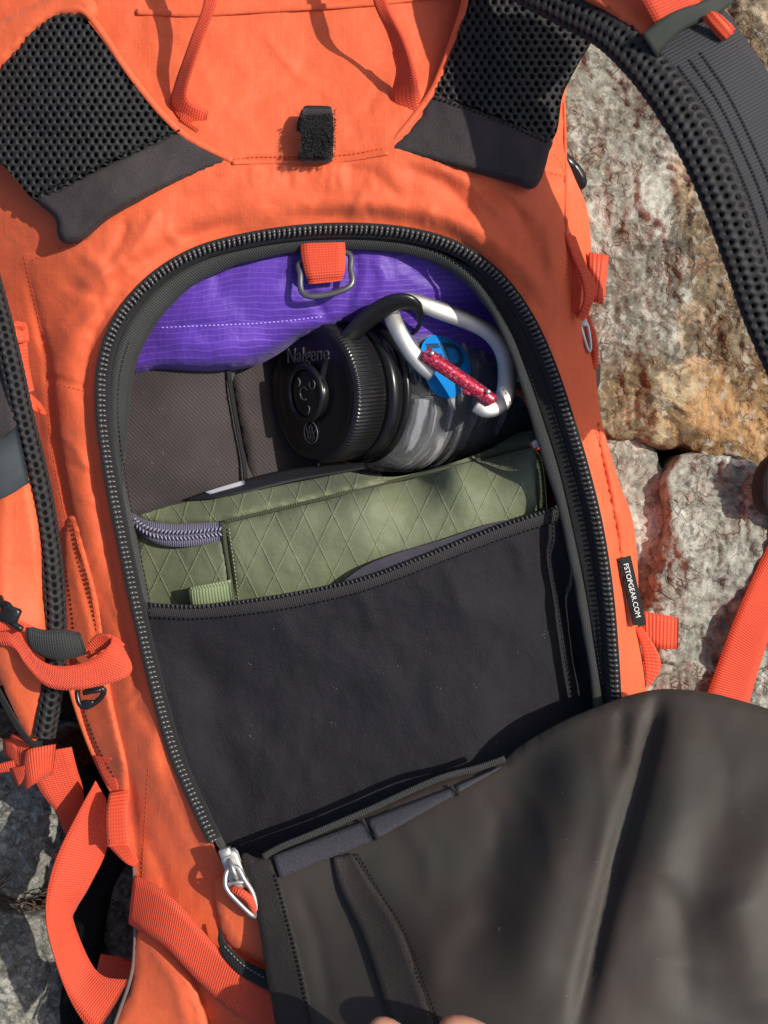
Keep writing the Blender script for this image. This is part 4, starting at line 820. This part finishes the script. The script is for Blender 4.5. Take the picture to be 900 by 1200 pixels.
for o_ in (0, 1):
    q = cr([(146, 594+o_*5, -45), (158, 609+o_*5, -41.5), (178, 620+o_*7, -35.5), (212, 624+o_*7, -30), (258, 620+o_*6, -24.5)], 4.6); a = Acc(); tt = np.gradient(q, axis=0)
    for i in range(len(q)):
        t = np.array((tt[i, 0], -tt[i, 1], 0)); t /= np.linalg.norm(t); x = np.array((-t[1], t[0], 0)); c = np.array(S(*q[i]))
        a.add([c + (x+t*.5*(1-2*o_))*v[0]*.0011 + t*v[1]*.0006 + np.array((0, 0, 1))*v[2]*.0009 for v in ico], icoF)
    a.build('case_zipper_teeth', lav_teeth, case, 'stuff')
tube('case_piping', [(x, y, hc.at(x, y)+.9) for x, y in [(262, 612), (330, 596), (400, 579), (460, 564), (520, 549), (580, 533), (626, 521)]], .9, olive_bind, case)
tube('case_piping', [(x, y, hc.at(x, y)+.9) for x, y in [(261, 612), (264, 640), (270, 680), (277, 720)]], 1.1, olive_bind, case)
strip('case_edge_binding', [(x, y, hc.at(x, y)+1) for x, y in [(622, 508), (628, 535), (631, 570), (634, 620)]], [(632, 508, -36), (638, 535, -34), (641, 570, -34), (644, 620, -34)], olive_bind, case, 1.4)
strip('case_tab', [(222, 690, -25), (240, 688, -23), (271, 682, -23)], [(225, 712, -28), (242, 710, -26), (274, 704, -26)], olive_tab, case, 2.2, bow=.6)
tube('case_tab_edge', [(222, 690, -25), (240, 687, -23), (271, 681, -23)], .9, olive_tab, case)
strip('case_label', [(215, 586, -44), (260, 570, -44), (340, 550, -48), (430, 542, -44)], [(250, 584, -40), (290, 577, -40), (350, 563, -42), (430, 549, -42)], plain('black_label', (.012, .012, .014), .5), case, 1)
strip('case_label_window', [(240, 577, -42), (262, 570, -42), (286, 563, -43)], [(246, 579, -41), (266, 573.5, -41), (286, 568, -42)], plain('pale_grey_card', (.42, .43, .48), .4), case, 1.6)
stitches('case_stitching', [(268, 618), (274, 660), (281, 712)], hc, plain('light_olive_thread', (.24, .27, .15), .7), case, 4.5, 3, .3)
strip('zipper_pull', [(620, 520, -26), (634, 512, -25), (640, 514, -27)], [(627, 528, -26), (636, 526, -25), (643, 522, -27)], red_web, case, 1.6)
a = Acc(); box(a, S(631, 519, -23), (.0028, .0012, 0), (-.0008, .0018, 0), (0, 0, .001)); a.build('pull_clip', steel, case)
patch('side_cloth', [(632, 535), (650, 545), (662, 600), (660, 640), (636, 640)], HF([(634, 540, -44), (655, 570, -40), (650, 630, -36), (634, 600, -48)], [([(640, 560), (655, 575)], 3, 6)]), brown_cloth, bag, step=4, thick=2)  # orange cloth, its shade put into the colour as brown

# ------------------------------------------------------------------ water bottle
th_ = R(40); al = R(9)
D = np.array((math.cos(th_)*math.cos(al), math.cos(th_)*math.sin(al), -math.sin(th_))); Nn = -D
E1 = np.array((1, 0, 0)) - Nn*Nn[0]; E1 /= np.linalg.norm(E1); E2 = np.cross(Nn, E1)
C0 = np.array(S(366, 461, -37))
def BP(r, t, a): return C0 + D*t + (E1*math.cos(a) + E2*math.sin(a))*r
def CP(x, y, z=0): return C0 + E1*x + E2*y + Nn*z
def lathe(name, prof, mat, parent, n=96, knurl=None):
    V = []; U = []
    for i, (r, t) in enumerate(prof):
        for k in range(n):
            a = 2*math.pi*k/n; rr = r/1000
            if knurl and knurl[0] <= i <= knurl[1]: rr += knurl[2]/1000*(1 if (k % 4) < 2 else -.35)
            V.append(BP(rr, t/1000, a)); U.append((a*100, t*2.5))
    F = [(i*n+k, i*n+(k+1) % n, i*n+n+(k+1) % n, i*n+n+k) for i in range(len(prof)-1) for k in range(n)]
    return mesh(name, V, F, mat, parent, U)
bt = empty('water_bottle', tuple(C0 + D*.1), 'clear wide-mouth water bottle with black screw cap and blue sticker, above the green case', 'bottle')
lathe('bottle_body', [(30.5, 16), (31, 24), (32.5, 27), (36, 31), (41, 37), (43.6, 44), (44.5, 52), (44.5, 56), (45.3, 57.5), (44.5, 59), (44.5, 66), (45.2, 67.5), (44.5, 69), (44.5, 120), (44.5, 186), (43, 194), (38, 199), (20, 200), (.1, 198), (.1, 196), (20, 197.5), (37, 196.5), (41, 192), (42.4, 186), (42.4, 120), (42.4, 52), (41.6, 45), (39, 39), (34.5, 33), (31, 29), (28.8, 25), (28.5, 16), (30.5, 16)], clear, bt, 96)
cap = lathe('bottle_cap', [(.1, .6), (20, .6), (28, .5), (30.2, .8), (31.2, .2), (33, .0), (34.2, 1.0), (34.8, 2.2), (34.8, 8), (34.9, 17.5), (34.2, 19.2), (33.0, 19.5), (30, 19)], cap_m, bt, 440, (6, 9, .45))
lathe('neck_ring', [(33, 20.5), (36.2, 20.8), (37.2, 22.5), (37.2, 26.5), (36.2, 28.2), (33, 28)], cap_m, bt, 96)
lathe('neck_seal', [(31, 30), (37.2, 29.4), (38.0, 31), (37.5, 32.4), (33, 32.8)], black_pl, bt, 96)
lathe('cap_boss', [(.1, -3.4), (3, -3.4), (10, -3.4), (11.2, -3.2), (12, -2.4), (12.3, -1), (12.4, .8)], cap_m, cap, 96)
bc = (-.0028, -.0005)
a = Acc()
tube('', [CP(bc[0]+.0132*math.cos(t), bc[1]*0+.0132*math.sin(t), .0020) for t in np.linspace(0, 2*math.pi, 32, endpoint=False)], 1.7, None, acc=a, closed=True, world=True, sides=10); lring = a.build('lanyard_ring', black_pl, bt)
# lanyard arm in the air: from the ring up over the carabiner and down to the neck
strip('lanyard', [(373, 447, -31), (378, 426, -27), (398, 394, -20), (424, 366, -13), (452, 348, -8), (476, 345, -7), (492, 354, -10), (497, 370, -18), (492, 386, -30), (478, 398, -40)],
      [(382, 456, -33), (390, 438, -30), (410, 408, -26), (436, 383, -20), (462, 366, -15), (478, 362, -14), (488, 366, -17), (490, 376, -24), (484, 388, -34), (474, 396, -42)], black_pl, bt, 2.2, bow=.5)
text('cap_lettering', 'Nalgene', lambda co: CP(-.0035+co.x, .0188+co.y+co.x*.10, co.z), .0105, emb_m, cap, .0003)
a = Acc(); lc = (-.0015, -.0198)
tube('', [CP(lc[0]+.0054*math.cos(t), lc[1]+.0054*math.sin(t), 0) for t in np.linspace(0, 6.283, 24, endpoint=False)], .35, None, acc=a, closed=True, world=True, sides=6)
for x0, y0, x1, y1 in ((-.0042, .0032, -.0008, -.0045), (-.0030, -.003, 0, .0042), (0, .0042, .003, -.003), (.0042, .0032, .0008, -.0045), (0, -.003, 0, .001), (-.0018, .0035, -.001, .0015), (.0018, .0035, .001, .0015)):
    tube('', [CP(lc[0]+x0, lc[1]+y0, 0), CP(lc[0]+(x0+x1)/2, lc[1]+(y0+y1)/2, 0), CP(lc[0]+x1, lc[1]+y1, 0)], .3, None, acc=a, world=True, sides=6)
a.build('cap_emblem', emb_m, cap)
a = Acc()
for cx, cy, r, t0, t1 in ((-.001, 0, .0032, .6, 5.2), (.0056, .0050, .0022, 2.6, 7.4), (-.0066, .0052, .0022, -1.2, 1.2), (.001, -.0076, .0022, -1.8, .9)):
    tube('', [CP(cx-.001+r*math.cos(t), cy+r*math.sin(t), .0036) for t in np.linspace(t0, t1, 9)], .4, None, acc=a, world=True, sides=6)
a.build('boss_marks', emb_m, cap)
# dark folded cloth seen through the clear wall is the lining itself; sticker wraps the body
# angle on the cylinder that faces the camera
UPa = math.atan2(np.dot((0, 0, 1), E2), np.dot((0, 0, 1), E1))
def on_body(px, py, r=.0448):        # where the sight line through this layout spot meets the bottle wall
    o = np.array((0, 0, H)); d = np.array(S(px, py, -40)) - o; d /= np.linalg.norm(d); w_ = o - C0
    dp = d - D*np.dot(d, D); wp = w_ - D*np.dot(w_, D); A_ = dp @ dp; B_ = 2*dp @ wp; Cc = wp @ wp - r*r; disc = B_*B_ - 4*A_*Cc
    return o + d*((-B_ - math.sqrt(max(disc, 0)))/(2*A_))
def bt_coord(p): return float(np.dot(p-C0, D)), math.atan2(np.dot(p-C0, E2), np.dot(p-C0, E1))
ct, ca = bt_coord(on_body(523, 428)); Rs = .0165
V = [BP(.0449, ct, ca)]; F = []
for ring_ in range(1, 7):
    for k in range(36):
        t = 2*math.pi*k/36; rr = Rs*ring_/6; V.append(BP(.0449, ct + rr*1.0*math.cos(t), ca + rr*math.sin(t)/.0449))
for k in range(36):
    F.append((0, 1+k, 1+(k+1) % 36)); F += [(1+l*36+k, 1+l*36+36+k, 1+l*36+36+(k+1) % 36, 1+l*36+(k+1) % 36) for l in range(5)]
st = mesh('sticker', V, F, blue_st, bt)
ct2, ca2 = bt_coord(on_body(523, 419)); p0 = on_body(523, 419); px_ = on_body(533, 421)
tx, ty = bt_coord(px_); sgn = 1 if (tx-ct2) > 0 else -1
s2 = 1 if bt_coord(on_body(523, 409))[1] > ca2 else -1
text('sticker_letter', 'ED', lambda co: BP(.0453+co.z, ct2+co.x, ca2+s2*co.y/.0449), .0190, grey_ink, st, .0001, .0004)

# ------------------------------------------------------------------ carabiner
cb = empty('carabiner', S(525, 420, -20), 'silver carabiner with scratched red gate clipped through the bottle lanyard', 'carabiner')
fr = [(508, 437, -22), (494, 426, -20), (479, 408, -18), (467, 388, -18), (459, 370, -20), (462, 357, -22), (478, 352, -23), (510, 362, -24), (550, 377, -27), (574, 390, -28), (588, 408, -28), (594, 430, -27), (593, 458, -24), (586, 474, -22), (570, 480, -20), (557, 474, -20)]
q = cr(fr, 3); tube('carabiner_frame', fr, [4.6, 4.4, 4.2, 4.2, 4.2, 4.2, 4.3, 4.4, 4.3, 4.2, 4.4, 4.4, 4.6, 4.6, 4.2, 3.8], steel, cb, step=3, sides=16, ratio=.48)
tube('carabiner_gate', [(497, 414, -17), (520, 430, -16.5), (548, 449, -16.5), (572, 466, -17), (577, 471, -17.5)], [3.8, 3.7, 3.6, 3.6, 3.4], red_al, cb, step=3, sides=16, ratio=.8)
for x, y in ((506, 414), (572, 459)):
    a = Acc(); c = np.array(S(x, y, -12.6)); a.add([c + np.array((v[1]*.0014, v[2]*.0014, v[0]*.0008)) for v in ico], icoF); a.build('rivet', steel, cb)
a = Acc(); box(a, S(548, 457, -17), (.0022, -.001, 0), (.001, .002, 0), (0, 0, .0016)); a.build('gate_latch', red_al, cb)

# ------------------------------------------------------------------ snack packet glimpsed at the right
sp_ = empty('snack_packet', S(610, 430, -60), 'snack packet with black and white printing, mostly hidden right of the carabiner', 'packet')
hk = HF([(580, 380, -50), (640, 400, -46), (600, 460, -48), (650, 460, -46), (590, 420, -46)])
patch('packet_wrapper', [(582, 385), (610, 378), (640, 400), (655, 450), (640, 462), (598, 458), (590, 430)], hk, snack_k, sp_, step=5, thick=3, edge=(4, 2))
strip('packet_stripe', [(594, 398, -43), (608, 396, -43), (640, 402, -43)], [(596, 412, -43), (612, 411, -43), (644, 416, -43)], snack_w, sp_, .6)
strip('packet_stripe', [(598, 428, -44), (614, 428, -43), (646, 432, -43)], [(600, 448, -44), (616, 447, -44), (650, 450, -43)], snack_w, sp_, .6)
text('packet_lettering', 'NUT', lambda co: S(608+co.x*1000, 440-co.y*1000+co.x*100, -42.4+co.z*1000), .011, snack_k, sp_, .0001, .0002)
cord = tube('orange_cord', [(596, 462, -38), (606, 458, -36), (616, 464, -36), (622, 476, -40), (634, 496, -44)], 2.2, brown_cloth); tag(cord, 'brown and orange cord tucked between the bottle and the zipper rim', 'cord')

a = Acc()
def lint(n, x0, y0, x1, y1, hf, L=(1, 4), r_=.05):
    for _ in range(n//2):
        x, y = random.uniform(x0, x1), random.uniform(y0, y1); t = random.uniform(0, 6.28); l_ = random.uniform(*L); q_ = np.array([[x, y], [x+l_*.5*math.cos(t), y+l_*.5*math.sin(t)], [x+l_*math.cos(t+.6), y+l_*math.sin(t+.6)]]); h_ = hf(q_)+.45
        tube('', [(*q_[i], h_[i]) for i in range(3)], r_, None, step=3, sides=3, acc=a)
        if random.random() < .6:
            c_ = np.array(S(x+3, y+2, h_[0]-.1)); k_ = random.uniform(.00008, .0002); a.add([c_ + np.array(v)*k_ for v in ico], icoF)
lint(34, 210, 730, 680, 880, hpn); lint(16, 420, 900, 880, 1190, hf_, (2, 6)); lint(26, 150, 450, 270, 560, hd); lint(24, 290, 600, 610, 640, hc, (2, 5))
a.build('lint', plain('pale_lint', (.42, .40, .37), .9, .1), bag, 'stuff')

# ------------------------------------------------------------------ hand holding the flap at the bottom edge
me = bpy.data.meshes.new('person'); vv = []; ee = []; rad = []
def chain(pts, rs, root=None):
    prev = root
    for p, r in zip(pts, rs):
        vv.append(S(*p)); rad.append(r/1000); i = len(vv)-1
        if prev is not None: ee.append((prev, i))
        prev = i
    return prev
chain([(540, 1440, 92)], [24]); 
chain([(540, 1540, 80), (545, 1680, 55), (550, 1850, 20)], [22, 25, 31], 0)          # wrist, forearm
chain([(520, 1370, 94)], [20], 0)
chain([(600, 1350, 92)], [17], 0)
p_i = 4; p_t = 5
chain([(612, 1290, 94), (586, 1242, 92), (546, 1213, 90), (508, 1211, 89)], [12, 10, 9.6, 8.6], p_t)      # thumb on top of the flap
chain([(488, 1300, 94), (472, 1234, 92), (452, 1211, 90), (430, 1212, 88)], [11, 9.2, 8.6, 7.6], p_i)      # index, bent beside it
chain([(470, 1312, 84), (440, 1262, 70), (452, 1222, 58), (478, 1206, 52)], [10, 9, 8.6, 7.6], p_i)      # middle and the others curl below the flap
chain([(455, 1340, 78), (418, 1298, 60), (424, 1252, 48), (450, 1232, 42)], [9.6, 8.6, 8, 7.2], p_i)
chain([(462, 1382, 74), (420, 1350, 56), (412, 1310, 44), (430, 1288, 38)], [8.6, 7.6, 7, 6.4], p_i)
me.from_pydata(vv, ee, []); ho = bpy.data.objects.new('person', me); C.objects.link(ho); me.materials.append(skin)
sk = ho.modifiers.new('skin', 'SKIN'); sk.use_smooth_shade = True
lay = me.skin_vertices[0].data
for i, r in enumerate(rad): lay[i].radius = (r, r*.94); lay[i].use_root = (i == 0)
sb = ho.modifiers.new('subsurf', 'SUBSURF'); sb.levels = 2; sb.render_levels = 2
tag(ho, 'bare hand holding the open flap, only knuckles showing at the bottom edge', 'person')

# ------------------------------------------------------------------ origins at the middle of each piece, children relative to their thing
bpy.context.view_layer.update()
for o in list(C.objects):
    if o.type != 'MESH' or o.name.startswith('person'): continue
    me = o.data; n = len(me.vertices); co = np.zeros(n*3, np.float32); me.vertices.foreach_get('co', co); co = co.reshape(-1, 3)
    c = (co.min(0)+co.max(0))/2; co -= c; me.vertices.foreach_set('co', co.ravel()); me.update()
    w_ = Vector((0, 0, 0)); p = o.parent
    o['_c'] = [float(x) for x in c]
def wl(o):
    if '_c' in o.keys(): return Vector(o['_c'][:])
    return L0[o.name] + (wl(o.parent) if o.parent else Vector((0, 0, 0)))
L0 = {o.name: o.location.copy() for o in C.objects}
for o in list(C.objects):
    if '_c' in o.keys(): o.location = wl(o) - (wl(o.parent) if o.parent else Vector((0, 0, 0)))
for o in list(C.objects):
    if '_c' in o.keys(): del o['_c']
